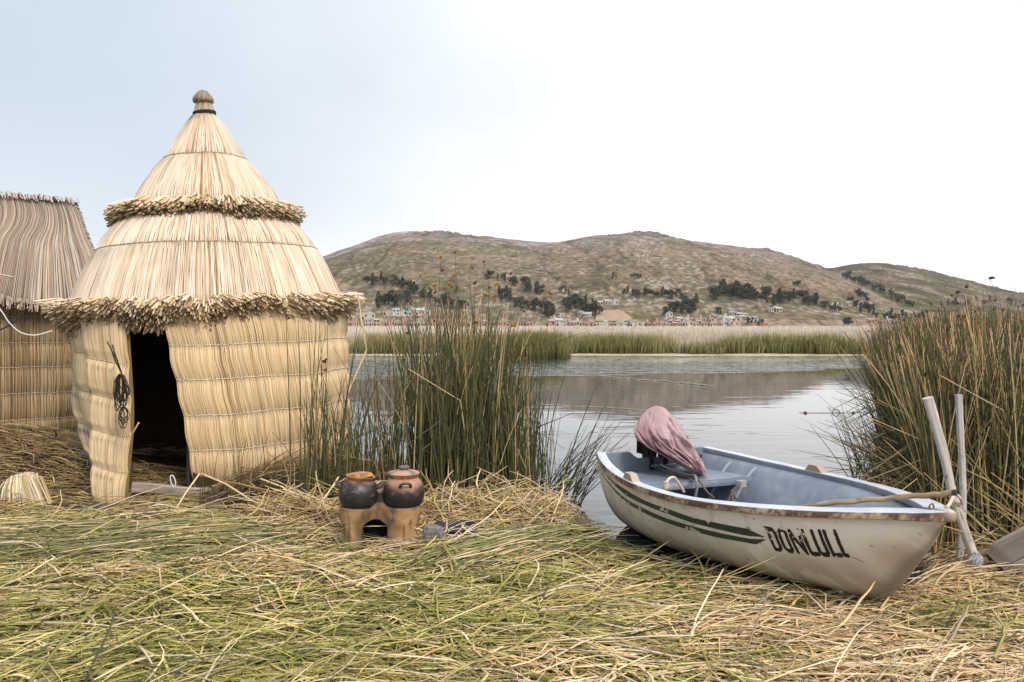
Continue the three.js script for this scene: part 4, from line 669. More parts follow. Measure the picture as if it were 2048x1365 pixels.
// ------------------------------------------------------------------ the rowing boat, its stern out on the water, its bow drawn up on the reeds
const BOAT = { pos: V(1.198, 0, -7.194), turn: 0.366, L: 3.01 };
const toBoat = (p) => p.clone().sub(BOAT.pos).applyAxisAngle(UP, -BOAT.turn), fromBoat = (p) => p.clone().applyAxisAngle(UP, BOAT.turn).add(BOAT.pos);
{
  const { L } = BOAT;
  const W = (s) => s < 0.412 ? 0.518 + 0.259 * (1 - ((0.412 - s) / 0.412) ** 2) : 0.777 * (1 - Math.pow(clamp((s - 0.412) / 0.588, 0, 1), 2.194));
  const hgt = (s) => 0.546 * (1 - s) * (1 - 2 * s) + 4 * 0.497 * s * (1 - s) + 0.632 * s * (2 * s - 1);
  const lin = (pts) => (x) => { for (let i = 1; i < pts.length; i++) if (x <= pts[i][0]) return lerp(pts[i - 1][1], pts[i][1], (x - pts[i - 1][0]) / (pts[i][0] - pts[i - 1][0])); return pts[pts.length - 1][1]; };
  const keel = curve1([[0, -0.13], [0.3, -0.08], [0.55, -0.02], [0.75, 0.015], [0.82, 0.025], [0.86, 0.065], [0.9, 0.2], [0.95, 0.39], [0.98, 0.53], [1, 0.6]]), e1 = lin([[0, 0.85], [0.4, 0.76], [0.7, 0.85], [0.85, 1.3], [1, 1.5]]), e2 = lin([[0, 0.95], [0.4, 0.95], [0.7, 1], [0.85, 1.3], [1, 1.5]]);
  const skin = (s, v, inset = 0) => { const ph = v * Math.PI, c = Math.cos(ph), w = Math.max(0, W(s) - inset), h = hgt(s) - (inset ? 0.01 : 0), k = Math.min(h - 0.001, keel(s) + inset * 1.2); return V(-w * Math.sign(c) * Math.pow(Math.abs(c), e1(s)), h - (h - k) * Math.pow(Math.max(0, Math.sin(ph)), e2(s)), s * L); };
  const boat = thing('rowing_boat', 'worn white wooden rowing boat with blue inside and green stripes', 'boat', BOAT.pos, BOAT.turn);
  // paint of the outside: off-white, stained and scuffed, two green stripes, the name
  const TW = 2048, TH = 1024, tex = new Uint8Array(TW * TH * 4);
  {
    const u1 = lin([[0, 0.024], [0.18, 0.033], [0.305, 0.037], [0.4, 0.048], [0.495, 0.056], [0.568, 0.07], [0.635, 0.076], [0.7, 0.083], [0.729, 0.114]]), u2 = lin([[0, 0.026], [0.178, 0.041], [0.3, 0.061], [0.397, 0.067], [0.492, 0.078], [0.565, 0.094], [0.632, 0.102], [0.685, 0.111], [0.729, 0.116]]);
    const l1 = lin([[0, 0.04], [0.182, 0.058], [0.295, 0.076], [0.392, 0.085], [0.485, 0.099], [0.562, 0.108], [0.628, 0.116], [0.69, 0.122], [0.731, 0.125]]), l2 = lin([[0, 0.046], [0.18, 0.066], [0.288, 0.094], [0.385, 0.106], [0.478, 0.121], [0.555, 0.132], [0.623, 0.14], [0.687, 0.142], [0.708, 0.146], [0.731, 0.126]]);
    // block letters D O N L U L I as strokes in their own boxes: [x0, x1, strokes]
    const LET = [[0, 0.125, [[-0.35, 0, 0.2, 0], [0.1, 0, 0.1, 1], [0.1, 0, 0.62, 0.02], [0.62, 0.02, 0.9, 0.2], [0.9, 0.2, 0.9, 0.85], [0.9, 0.85, 0.6, 1], [0.6, 1, 0.1, 1]]], [0.16, 0.285, [[0.1, 0.14, 0.1, 0.86], [0.1, 0.14, 0.35, 0], [0.35, 0, 0.7, 0], [0.7, 0, 0.9, 0.14], [0.9, 0.14, 0.9, 0.88], [0.9, 0.88, 0.65, 1], [0.65, 1, 0.35, 1], [0.35, 1, 0.1, 0.86]]], [0.32, 0.478, [[0.1, 0, 0.1, 1], [0.1, 0, 0.9, 1], [0.9, 0, 0.9, 1]]], [0.515, 0.62, [[0.1, 0, 0.1, 1], [0.1, 1, 0.95, 1]]], [0.64, 0.77, [[0.1, 0, 0.1, 0.88], [0.1, 0.88, 0.3, 1], [0.3, 1, 0.7, 1], [0.7, 1, 0.9, 0.88], [0.9, 0.88, 0.9, 0]]], [0.805, 0.908, [[0.1, 0, 0.1, 1], [0.1, 1, 0.95, 1]]], [0.93, 0.985, [[0.4, 0, 0.4, 1], [0.4, 1, 1.0, 1.03]]]];
    const enc = (x) => Math.round(255 * clamp(x <= 0.0031308 ? x * 12.92 : 1.055 * Math.pow(x, 1 / 2.4) - 0.055, 0, 1));
    for (let j = 0; j < TH; j++) for (let i = 0; i < TW; i++) {
      const s = (i + 0.5) / TW, v = (j + 0.5) / TH, x = s * L, vv = v < 0.5 ? v : 1 - v, y = vv * 2.1;
      const P = skin(s, v), Y = P.y * 1.6 - Math.abs(P.x) * 0.8, calm = 1 - 0.55 * ss(0.74, 0.9, s), n1 = fbm(x * 2.1, Y * 2.4, 4, 300) * calm, n2 = fbm(x * 9, Y * 11, 3, 305) * calm, n3 = fbm(x * 40, Y * 40, 2, 309), drip = fbm(x * 16, Y * 1.6, 3, 312) * ss(0.95, 0.8, s);
      let c = mixc([0.63, 0.595, 0.535], [0.54, 0.50, 0.435], clamp(0.5 + 1.3 * n1, 0, 1));
      c = mixc(c, [0.36, 0.275, 0.215], 0.8 * ss(0.12, 0.30, vv + 0.12 * n1) * clamp(0.75 + n2, 0, 1)); c = mixc(c, [0.16, 0.125, 0.10], 0.7 * ss(0.30, 0.42, vv + 0.10 * n1 + 0.05 * n2)); c = mixc(c, [0.44, 0.34, 0.17], 0.55 * ss(0.055, 0.02, vv + 0.02 * n2) * clamp(0.8 + drip, 0, 1));
      c = mixc(c, [0.38, 0.34, 0.28], 0.4 * ss(0.2, 0.5, drip) * ss(0.30, 0.02, vv)); c = mixc(c, [0.33, 0.28, 0.23], 0.4 * ss(0.34, 0.5, n2 + 0.3 * n3)); c = mixc(c, [0.72, 0.69, 0.62], 0.5 * ss(0.24, 0.4, -n2));
      c = mixc(c, [0.12, 0.10, 0.07], 0.7 * ss(0.52, 0.6, fbm(x * 26, Y * 30, 2, 320)));
      if (s > 0.87) c = mixc(c, [0.42, 0.26, 0.12], 0.6 * ss(0.465, 0.495, v < 0.5 ? v : 1 - v) * clamp(0.6 + 1.4 * n2, 0, 1));
      const wear = n2 + 0.7 * n3, inU = vv > u1(s) && vv < u2(s) && s < 0.729, inL = vv > l1(s) && vv < l2(s) && s < 0.731, scuff = 0.52 - 0.26 * ss(0.45, 0.6, s);
      if ((inU || inL) && wear < (inU ? scuff : 0.5)) c = mul(inU ? [0.030, 0.048, 0.036] : [0.042, 0.056, 0.036], 0.85 + 0.8 * Math.max(0, n2) + 0.3 * n3 + 0.5 * ss(0.3, 0.1, s));
      if (v < 0.5 && s > 0.715 && s < 0.885) {   // the name
        const t = clamp((s - 0.738) / 0.118, -0.2, 1.3), top = lerp(0.083, 0.101, t), bot = lerp(0.166, 0.193, t), b = (v - top) / (bot - top);
        if (b > -0.15 && b < 1.15) {
          const a = (s - lerp(0.738, 0.739, b)) / lerp(0.117, 0.119, b); let best = 9;
          for (const [x0, x1, st] of LET) if (a > x0 - 0.07 && a < x1 + 0.06) for (const [ax, ay, bx, by] of st) {
            const AX = (x0 + (x1 - x0) * ax) * 1.0, BX = (x0 + (x1 - x0) * bx) * 1.0, K = 0.30, px = a - AX, py = (b - ay) * K, qx = BX - AX, qy = (by - ay) * K, h = clamp((px * qx + py * qy) / (qx * qx + qy * qy), 0, 1);
            best = Math.min(best, Math.hypot(px - qx * h, (py - qy * h) * 0.75));
          }
          const edge = 0.0235 + 0.004 * n3 + 0.003 * n2, holes = 0.62 - 0.34 * ss(0.5, 0.0, b) * ss(-0.3, 0.2, n2 + 0.1);
          if (best < edge && wear + 0.25 * noise2(x * 160, y * 90, 6) < holes) c = mul([0.014, 0.012, 0.011], 1 + 0.6 * n3);
        }
      }
      tex.set([enc(c[0]), enc(c[1]), enc(c[2]), 255], (j * TW + i) * 4);
    }
  }
  const t = new THREE.DataTexture(tex, TW, TH, THREE.RGBAFormat, THREE.UnsignedByteType); t.colorSpace = THREE.SRGBColorSpace; t.magFilter = THREE.LinearFilter; t.needsUpdate = true;
  const hullM = new THREE.MeshPhysicalMaterial({ map: t, roughness: 0.55, side: THREE.DoubleSide, specularIntensity: 0.7 });
  const rawW = (b, name, mat) => b.build(name, mat, boat);
  const hb = new MB(); hb.grid((u, v) => { const q = skin(u, v); q.x += 0.004 * fbm(u * 9, v * 6, 2, 330); return q; }, 220, 96); rawW(hb, 'hull', hullM);
  const blue = (x, y, z) => { const n = fbm(x * 3 + z * 2, y * 4 + z * 3, 4, 340), m = fbm(x * 22, z * 20 + y * 18, 2, 345); let c = mixc([0.175, 0.212, 0.27], [0.23, 0.265, 0.32], clamp(0.5 + 1.2 * n, 0, 1)); c = mixc(c, [0.30, 0.27, 0.24], 0.6 * ss(0.26, 0.42, m + 0.3 * n)); return mul(c, 0.92 + 0.25 * m); };
  const bcol = (u, v, q) => blue(q.x, q.y, q.z);
  const floorY = (s) => Math.max(keel(s) + 0.10, 0.0);
  const inner = (s, v, lift = 0) => { const w = Math.max(0.006, W(s) - 0.045), wb = w * lerp(0.44, 0.3, ss(0.3, 0.9, s)), top = hgt(s) - 0.03, bot = Math.min(top - 0.01, floorY(s)), sg = v < 0.5 ? -1 : 1, t = Math.min(1, (0.5 - Math.abs(v - 0.5)) / 0.36); return t < 1 ? V(sg * (lerp(w, wb, Math.pow(t, 0.62)) - lift), lerp(top, bot, t) + lift * 0.4, s * L) : V(sg * wb * Math.abs(v - 0.5) / 0.14, bot + lift, s * L); };
  const ib = new MB(); ib.grid((u, v) => inner(u * 0.985, v), 160, 80, bcol, true); rawW(ib, 'inner_lining', M.paint);
  const fl = new MB(); for (const s0 of [0.32, 0.44, 0.56, 0.68]) fl.grid((u, v) => { const q = inner(s0, lerp(0.36, 0.64, u)); q.y += 0.014 * Math.sin(v * 3.1416); q.z += 0.035 * (v - 0.5); return q; }, 10, 6, bcol, true); rawW(fl, 'floor_batten', M.paint);
  // gunwale rails, one each side
  for (const sg of [-1, 1]) {
    const b = new MB(), ring = 20;
    b.grid((u, v) => {
      const s = u * 1.0, e = 0.01, w = W(s), dw = (W(Math.min(1, s + e)) - W(Math.max(0, s - e))) / ((Math.min(1, s + e) - Math.max(0, s - e)) * L), n = V(sg, 0, -dw).normalize(), inn = Math.min(0.062 + 0.06 * ss(0.5, 0.85, s), w * 0.98 + 0.002), out = 0.017, th = 0.046 + 0.01 * ss(0.9, 1, s);
      const a = v * 6.2832, ex = (x) => Math.sign(x) * Math.pow(Math.abs(x), 0.32), cx = (out - inn) / 2, hx = (out + inn) / 2, wob = 0.003 * fbm(s * 22, a, 2, 350 + sg);
      const q = V(sg * w, hgt(s) - th / 2 + 0.006, s * L).addScaledVector(n, cx + ex(Math.cos(a)) * hx * (1 + wob)); q.y += ex(Math.sin(a)) * (th / 2 + wob); if (sg * q.x < 0) q.x = 0; return q;
    }, 320, ring, (u, v, q) => {
      const a = v * 6.2832, up = Math.sin(a), outw = Math.cos(a), n = fbm(u * 26, outw * 2, 3, 360), m = fbm(u * 210, up * 5 + outw * 5, 3, 365);
      if (up > 0.55) { let c = mixc([0.56, 0.57, 0.60], [0.42, 0.46, 0.53], clamp(0.5 + n + 0.4 * m, 0, 1)); if (outw > 0.2) c = mixc(c, [0.50, 0.40, 0.33], 0.7 * ss(0.1, 0.4, m + 0.3 * n)); return c; }
      if (outw < 0) return blue(q.x, q.y, q.z);
      let c = mixc([0.44, 0.33, 0.235], [0.13, 0.06, 0.045], ss(-0.30, 0.16, 0.95 * n + 0.6 * m + 0.22 * ss(0.25, 0.5, u) * ss(0.85, 0.6, u) + 0.25 * up)); return mixc(c, [0.05, 0.035, 0.03], 0.8 * ss(0.22, 0.4, m));
    }, sg < 0);
    rawW(b, 'gunwale_rail', M.paint);
  }
  const nose = new MB(); nose.lathe([[0, -0.034], [0.03, -0.03], [0.036, -0.01], [0.034, 0.015], [0.02, 0.026], [0, 0.028]], 16, (u, v) => mul(v > 0.7 ? [0.52, 0.50, 0.48] : [0.36, 0.25, 0.17], 0.8 + 0.4 * hash3(Math.round(u * 16), Math.round(v * 5), 8)), (q) => q.add(V(0, hgt(1) - 0.018, L - 0.012))); rawW(nose, 'bow_cap', M.paint);
  // transom with the motor cut-out
  {
    const sh = new THREE.Shape(), pts = []; for (let k = 0; k <= 40; k++) { const q = skin(0, k / 40, 0.0); pts.push([q.x, q.y - 0.004]); }
    sh.moveTo(...pts[0]); for (const p of pts.slice(1)) sh.lineTo(...p); for (const p of [[0.50, 0.545], [0.3, 0.545], [0.24, 0.52], [0.2, 0.478], [-0.16, 0.478], [-0.2, 0.50], [-0.25, 0.54], [-0.50, 0.545]]) sh.lineTo(...p);
    const g = new THREE.ExtrudeGeometry(sh, { depth: 0.034, bevelEnabled: true, bevelSize: 0.005, bevelThickness: 0.005, bevelSegments: 1 }).translate(0, 0, 0.006), c = [], p = g.attributes.position; for (let k = 0; k < p.count; k++) c.push(...blue(p.getX(k), p.getY(k), p.getZ(k))); g.setAttribute('color', new THREE.Float32BufferAttribute(c, 3)); mesh('transom', g, M.paint, boat);
  }
  // stern bench with a dropped lip, two ribs a side, blocks
  { const b = new MB(), y0 = 0.385; const P = (u, v) => { const s = lerp(0.015, 0.215, v), t = (hgt(s) - 0.03 - y0) / (hgt(s) - 0.03 - floorY(s)), w0 = W(s) - 0.045, w = lerp(w0, w0 * 0.44, Math.pow(t, 0.62)) + 0.012; return V(lerp(-w, w, u), y0 + 0.003 * fbm(u * 6, v * 6, 2, 371), s * L); };
    b.grid(P, 40, 20, bcol, true); b.grid((u, v) => { const q = P(u, 1); q.y -= 0.002 + 0.05 * v; q.z += 0.006 * Math.sin(v * 3.1); return q; }, 40, 3, bcol, true); b.grid((u, v) => { const q = P(u, v); q.y -= 0.052; return q; }, 10, 6, bcol); rawW(b, 'stern_bench', M.paint); }
  for (const sg of [-1, 1]) for (const s0 of [0.115, 0.2, 0.30]) { const b = new MB(), pts = []; for (let k = 0; k <= 12; k++) { const v = (sg < 0 ? lerp(0.02, 0.36, k / 12) : 1 - lerp(0.02, 0.36, k / 12)); pts.push(inner(s0, v, 0.006)); } b.tube(pts, 0.016, 6, [0.26, 0.31, 0.39]); if (s0 < 0.25) rawW(b, 'rib', M.paint); }
  const woodC = (u) => mixc([0.46, 0.36, 0.28], [0.38, 0.17, 0.06], u);
  for (const [sg, s0] of [[-1, 0.315], [1, 0.375], [-1, 0.06]]) {
    if (s0 < 0.1) continue; const sh = new THREE.Shape([[-0.085, 0], [0.085, 0], [0.045, 0.043], [-0.035, 0.043]].map(([a, b]) => new THREE.Vector2(a, b))), g = new THREE.ExtrudeGeometry(sh, { depth: 0.05, bevelEnabled: true, bevelSize: 0.004, bevelThickness: 0.004, bevelSegments: 1 }).translate(0, 0, -0.025);
    const ang = Math.atan2(W(s0 + 0.05) - W(s0 - 0.05), 0.1 * L); g.rotateY(Math.PI / 2 + sg * 0 ).rotateY(sg * ang).translate(sg * (W(s0) - 0.028), hgt(s0) + 0.006, s0 * L); const c = [], p = g.attributes.position, nn = g.attributes.normal; for (let k = 0; k < p.count; k++) c.push(...mul(woodC(nn.getY(k) > 0.5 ? 0 : 0.35 + 0.5 * hash3(k >> 2, 3, 1)), 0.9)); g.setAttribute('color', new THREE.Float32BufferAttribute(c, 3)); mesh('oarlock_block', g, M.wood, boat);
  }
  { const b = new MB(), q = inner(0.37, 0.80); const m = new THREE.Matrix4().makeRotationY(-0.12); b.box(V(q.x - 0.03, q.y + 0.0, 1.12), [0.11, 0.035, 0.26], [0.24, 0.29, 0.37], m); b.box(V(q.x - 0.02, q.y - 0.025, 1.2), [0.06, 0.05, 0.04], [0.15, 0.16, 0.18], m); rawW(b, 'foot_brace', M.paint); }
  { const c = toBoat(at(1483, 968, 6.66)), b = new MB(); b.box(c, [0.075, 0.05, 0.05], [0.34, 0.30, 0.26], new THREE.Matrix4().makeRotationY(0.3)); const r = rng(380); for (let k = 0; k < 26; k++) b.tube([c.clone().add(V(-0.03 + 0.03 * r(), 0.0, 0.0)), c.clone().add(V(-0.06 - 0.05 * r(), -0.05, 0.03 * r())), c.clone().add(V(-0.1 - 0.13 * r(), -0.12 - 0.05 * r(), 0.06 + 0.1 * r()))], 0.006, 4, mul([0.10, 0.09, 0.085], 0.5 + r())); rawW(b, 'bench_bracket', M.wood); }
  { const b = new MB(); b.grid((u, v) => { const s = lerp(0.88, 0.985, v), w = Math.max(0.004, W(s) - 0.05); return V(lerp(-w, w, u), hgt(s) - 0.035, s * L); }, 8, 8, bcol, true); rawW(b, 'bow_deck', M.paint); }
  { const b = new MB(), p = V(-0.02, hgt(0.965) + 0.004, 0.965 * L); b.tube(Array.from({ length: 15 }, (_, k) => p.clone().add(V(0.016 * Math.cos(k / 14 * 6.283), 0.018 + 0.018 * Math.sin(k / 14 * 6.283), 0))), 0.0045, 5, [0.22, 0.12, 0.08]); rawW(b, 'bow_eye', M.metal); }
}
// ------------------------------------------------------------------ the outboard motor on the transom, under its pink cloth
{
  const pos = fromBoat(V(0.02, 0, 0)), m = thing('outboard_motor', 'dark outboard motor clamped to the boat stern beneath the pink cloth', 'outboard motor', pos, BOAT.turn);
  const blk = [0.022, 0.022, 0.024];
  const cowl = new MB(); cowl.lathe([[0, 0.60], [0.08, 0.61], [0.11, 0.64], [0.115, 0.71], [0.11, 0.79], [0.06, 0.835], [0, 0.845]], 24, blk, (q) => q.add(V(0, 0, -0.04))); cowl.build('cowl', M.dark, m);
  const leg = new MB(); leg.tube([V(0, 0.58, -0.09), V(0, 0.25, -0.11), V(0, -0.1, -0.12), V(0, -0.4, -0.12)], (t) => 0.065 - 0.025 * t, 10, blk); leg.build('drive_leg', M.dark, m);
  const br = new MB(); for (const x of [-0.07, 0.07]) { br.box(V(x, 0.47, 0.01), [0.022, 0.16, 0.13], [0.05, 0.05, 0.055]); br.tube([V(x, 0.43, 0.05), V(x, 0.43, 0.13)], 0.011, 8, [0.16, 0.16, 0.17]); br.tube([V(x - 0.045, 0.43, 0.135), V(x + 0.045, 0.43, 0.135)], 0.008, 6, [0.45, 0.45, 0.46]); } br.build('clamp_bracket', M.metal, m);
  const til = new MB(); til.tube([V(0.02, 0.60, 0.05), V(0.10, 0.58, 0.22), V(0.19, 0.53, 0.40)], (t) => 0.026 - 0.006 * t, 10, blk); til.build('tiller', M.dark, m);
  const sk = new MB();
  sk.grid((u, v) => { const a = at(lerp(1273, 1290, u), 868, 7.1), b = at(lerp(1270, 1293, u) + 2, 905 + 9 * u, 7.16); return a.lerp(b, v).add(V(0, 0, 0.03 * Math.sin(u * 5 + v * 2))).sub(pos).applyAxisAngle(UP, -BOAT.turn); }, 6, 8, [0.03, 0.024, 0.026]); sk.build('inner_cover', M.cloth, m);
}
{
  const left = curve1([[812, 1311], [815, 1303], [820, 1294], [830, 1285], [845, 1277], [860, 1270], [872, 1272], [885, 1278], [900, 1294], [920, 1330], [946, 1376]]), right = curve1([[812, 1315], [815, 1326], [820, 1334], [835, 1348], [860, 1363], [885, 1377], [905, 1389], [925, 1400], [935, 1405], [946, 1408]]);
  const hem = (th) => { const f = Math.sin(th), c = Math.cos(th); const front = lerp(879, 946, ss(-1.0, -0.6, c)); return (f >= 0 ? front : lerp(front, 912, 0.3 * -f)) + 3 * Math.sin(th * 7) + 1.5 * Math.sin(th * 13 + 1); };
  const cr = rng(431), CR = Array.from({ length: 26 }, (_, k) => [k < 20 ? 0.02 + 0.5 * cr() : cr(), (cr() - 0.65) * 0.22, 0.006 + 0.010 * cr(), (cr() < 0.5 ? 1 : -1) * (0.012 + 0.022 * cr()), 0.05 + 0.5 * cr()]);
  const b = new MB(), cols = 260, rows = 110;
  b.grid((u, v) => {
    const th = u * 6.2832, y = lerp(812, hem(th), v), xl = left(y), xr = right(y), c = (xl + xr) / 2, h = (xr - xl) / 2;
    const dir = u * 11 + 2.2 * v, fold = (1 - Math.abs(fbm(dir * 0.8, v * 1.6, 3, 400)) * 2.2) * 0.026 * ss(0.08, 0.5, v) + 0.012 * fbm(u * 30, v * 14, 3, 404) + 0.034 * Math.max(0, 1 - 3.2 * Math.abs(fbm(dir * 0.5 + 7, v * 3.5, 2, 409))) * ss(0.25, 0.6, v);
    const crease = CR.reduce((a, [u0, sl, w, amp, v0]) => a + amp * ss(v0, v0 + 0.25, v) * Math.exp(-(((u - u0 - sl * (v - 0.5) - 0.01 * Math.sin(v * 9 + u0 * 40)) / w) ** 2)), 0), rad = fold + crease, depth = lerp(7.12, 6.88, ss(0, 1, v)) - (0.02 + 0.17 * Math.sqrt(clamp((y - 812) / 60, 0, 1))) * Math.sin(th), k = 1 + rad / (h / FOCAL * 7 + 0.02) * 0.45, q = at(c + h * Math.cos(th) * k, y, depth);
    q.z += Math.sin(th) * rad * 1.5; q.y += 0.3 * rad * v; return q;
  }, cols, rows, (u, v) => { const n = fbm(u * 9, v * 5, 4, 410), w = Math.exp(-(((u - 0.36) / 0.09) ** 2) - ((v - 0.55) / 0.28) ** 2); return mul(mixc(mixc([0.36, 0.235, 0.245], [0.44, 0.305, 0.31], clamp(0.5 + n, 0, 1)), [0.22, 0.115, 0.13], clamp(w * (0.9 + 1.6 * n), 0, 0.85)), 0.95 + 0.2 * fbm(u * 90, v * 60, 2, 414)); });
  const cloth = b.build('motor_cover', M.cloth, null); tag(cloth, 'dusty pink cloth draped over the outboard motor at the stern', 'cloth');
}
// hoses and ropes inside the boat, the mooring line, the pole laid across the bow
{
  const line = (name, label, cat, pts, rad, color, sides = 7, n = 48) => { const b = new MB(); b.tube(new THREE.CatmullRomCurve3(pts).getPoints(n), rad, sides, (t, a) => mul(color, 0.85 + 0.3 * hash3(Math.floor(t * n), Math.round(a * 2), 3))); return tag(b.build(name, M.rope, null), label, cat); };
  line('fuel_hose', 'grey fuel hose running from the motor over the stern bench edge', 'hose', [at(1322, 930, 6.92), at(1345, 940, 6.82), at(1372, 949, 6.72), at(1387, 951, 6.62), at(1393, 962, 6.42), at(1394, 978, 6.42), at(1390, 998, 6.45)], 0.011, [0.22, 0.22, 0.22]);
  line('cable', 'thin brown cable trailing from the motor down into the boat', 'cable', [at(1318, 938, 6.9), at(1350, 948, 6.8), at(1385, 958, 6.62), at(1402, 966, 6.42), at(1414, 984, 6.38), at(1428, 996, 6.4)], 0.007, [0.15, 0.095, 0.085]);
  line('rope_loop', 'pale rope loop tied on the near rail of the boat', 'rope', [at(1331, 976, 6.0), at(1333, 966, 6.03), at(1340, 957, 6.08), at(1349, 956, 6.12), at(1357, 966, 6.15), at(1368, 984, 6.2)], 0.010, [0.58, 0.47, 0.40]);
  { const b = new MB(), r = rng(420), c = at(1332, 970, 5.99); for (let k = 0; k < 7; k++) { const a = r() * 3, pts = []; for (let j = 0; j <= 12; j++) { const t = j / 12 * 6.283; pts.push(c.clone().add(V(Math.cos(t) * 0.016, (k - 3) * 0.006 + Math.sin(t + a) * 0.006, Math.sin(t) * 0.016))); } b.tube(pts, 0.0065, 5, [0.52, 0.43, 0.37]); } tag(b.build('rope_knot', M.rope, null), 'pale knot of the rope loop wound on the near rail', 'knot'); }
  const stick = new MB(), P = new THREE.CatmullRomCurve3([at(1560, 1024, 5.12), at(1640, 1009, 4.88), at(1720, 1002, 4.74), at(1800, 996, 4.62), at(1870, 990, 4.50), at(1913, 986, 4.42)]).getPoints(50);
  P.forEach((q, k) => q.add(V(0, 0.004 * noise2(k * 0.35, 1, 5), 0.004 * noise2(k * 0.4, 3, 5))));
  stick.tube(P, (t) => 0.0135 + 0.0025 * t + 0.0012 * noise2(t * 24, 2, 8), 10, (t, a) => t > 0.975 ? [0.05, 0.035, 0.03] : mul(mixc([0.30, 0.20, 0.11], [0.40, 0.30, 0.19], clamp(0.5 + noise2(t * 14, a, 4), 0, 1)), 1 - 0.5 * ss(0.4, 0.7, noise2(t * 40, a * 2, 9))), true, [0.025, 0.02, 0.018]);
  tag(stick.build('wooden_pole', M.wood, null), 'slim brown wooden pole lying across the bow of the boat', 'pole');
  line('mooring_rope', 'short pale rope tying the boat bow to the leaning post', 'rope', [at(1893, 1017, 4.5), at(1899, 1010, 4.6), at(1905, 998, 4.9), at(1909, 992, 5.3), at(1914, 990, 5.42), at(1921, 997, 5.42), at(1925, 1008, 5.46)], 0.010, [0.50, 0.42, 0.34]);
}
// ------------------------------------------------------------------ posts at the bow
function post(name, label, pts, rad, tone, seed) {
  const P = new THREE.CatmullRomCurve3(pts).getPoints(60), b = new MB();
  b.tube(P, (t) => rad(t) * (1 + 0.07 * noise2(t * 9, seed, 3) + 0.03 * noise2(t * 40, seed, 4)), 16, (t, a) => { const g = noise2(t * 6, a * 3.2 + seed, 5), f = noise2(t * 5, a * 9, 6); let c = mixc(tone, mul(tone, 0.62), ss(0.0, 0.7, g)); c = mixc(c, mul(tone, 0.4), 0.7 * ss(0.45, 0.75, f)); return mixc(c, [0.12, 0.085, 0.07], 0.85 * ss(0.72, 0.85, noise2(t * 22 + seed, a * 1.3, 7))); }, true, mul(tone, 0.8));
  return tag(b.build(name, M.wood, null), label, 'post');
}
post('wooden_post', 'thick pale wooden post leaning beside the boat bow, its foot in the reeds', [at(1856, 796, 5.5), at(1872, 850, 5.5), at(1891, 920, 5.5), at(1905, 985, 5.5), at(1930, 1062, 5.48), at(1962, 1152, 5.46)], (t) => 0.031 - 0.003 * t, [0.62, 0.55, 0.50], 11);
post('wooden_post', 'thinner grey upright post standing just behind the leaning post', [at(1918, 790, 5.72), at(1922, 870, 5.72), at(1926, 960, 5.72), at(1927, 1020, 5.7), at(1922, 1090, 5.68), at(1918, 1145, 5.66)], (t) => 0.0215 + 0.002 * t, [0.54, 0.50, 0.47], 12);
{
  const b = new MB(), c = at(1953, 1126, 5.4); b.grid((u, v) => { const a = u * 6.283, t = v * Math.PI, n = 1 + 0.5 * fbm(Math.cos(a) * 3 + v * 4, Math.sin(a) * 3 + 5, 4, 430); return c.clone().add(V(Math.sin(t) * Math.cos(a) * 0.045 * n, Math.cos(t) * 0.05 * n, Math.sin(t) * Math.sin(a) * 0.04 * n)); }, 36, 22, [0.55, 0.55, 0.58]);
  tag(b.build('plastic_bag', new THREE.MeshPhysicalMaterial({ color: 0xffffff, vertexColors: true, roughness: 0.3, transmission: 0.45, thickness: 0, side: THREE.DoubleSide, flatShading: true }), null), 'crumpled clear plastic bag at the foot of the leaning post', 'plastic bag');
}
{
  // weathered timber lying at the right edge, its grain opened into furrows
  const groove = (u, v) => Math.pow(Math.abs(Math.cos((v * 30 + 0.5 * noise2(u * 3, v * 9, 4)) * Math.PI)), 7) * clamp(0.7 + 0.6 * noise2(u * 5, v * 30, 6), 0, 1);
  const a = at(2006, 1140, 5.3), e = V(0.80, 0.50, 0.10).normalize(), up = V(-0.5, 0.8, 0.3).normalize(), sd = e.clone().cross(up).normalize(), b = new MB();
  b.grid((u, v) => { const t = v * 6.283, ex = (x) => Math.sign(x) * Math.pow(Math.abs(x), 0.28), k = 0.8 + 0.2 * ss(0, 0.10, u), n = 1 - 0.05 * groove(u, v); return a.clone().addScaledVector(e, u * 0.8 - 0.02).addScaledVector(up, ex(Math.sin(t)) * 0.10 * k * n).addScaledVector(sd, ex(Math.cos(t)) * 0.15 * k * n); }, 60, 300, (u, v) => { const g = noise2(v * 26, u * 2, 9), h = noise2(v * 70, u * 3, 10); return mul(mixc([0.30, 0.245, 0.20], [0.17, 0.13, 0.105], clamp(0.45 + 0.9 * g, 0, 1)), (1 - 0.4 * ss(0.35, 0.7, h)) * (1 - 0.78 * groove(u, v))); });
  b.face(Array.from({ length: 24 }, (_, k) => { const t = k / 24 * 6.283, ex = (x) => Math.sign(x) * Math.pow(Math.abs(x), 0.5); return a.clone().addScaledVector(e, -0.02).addScaledVector(up, ex(Math.sin(t)) * 0.055).addScaledVector(sd, ex(Math.cos(t)) * 0.0825); }), [0.08, 0.065, 0.05]);
  tag(b.build('timber_beam', M.wood, null), 'weathered grey timber beam with open grain at the right edge', 'beam');
}
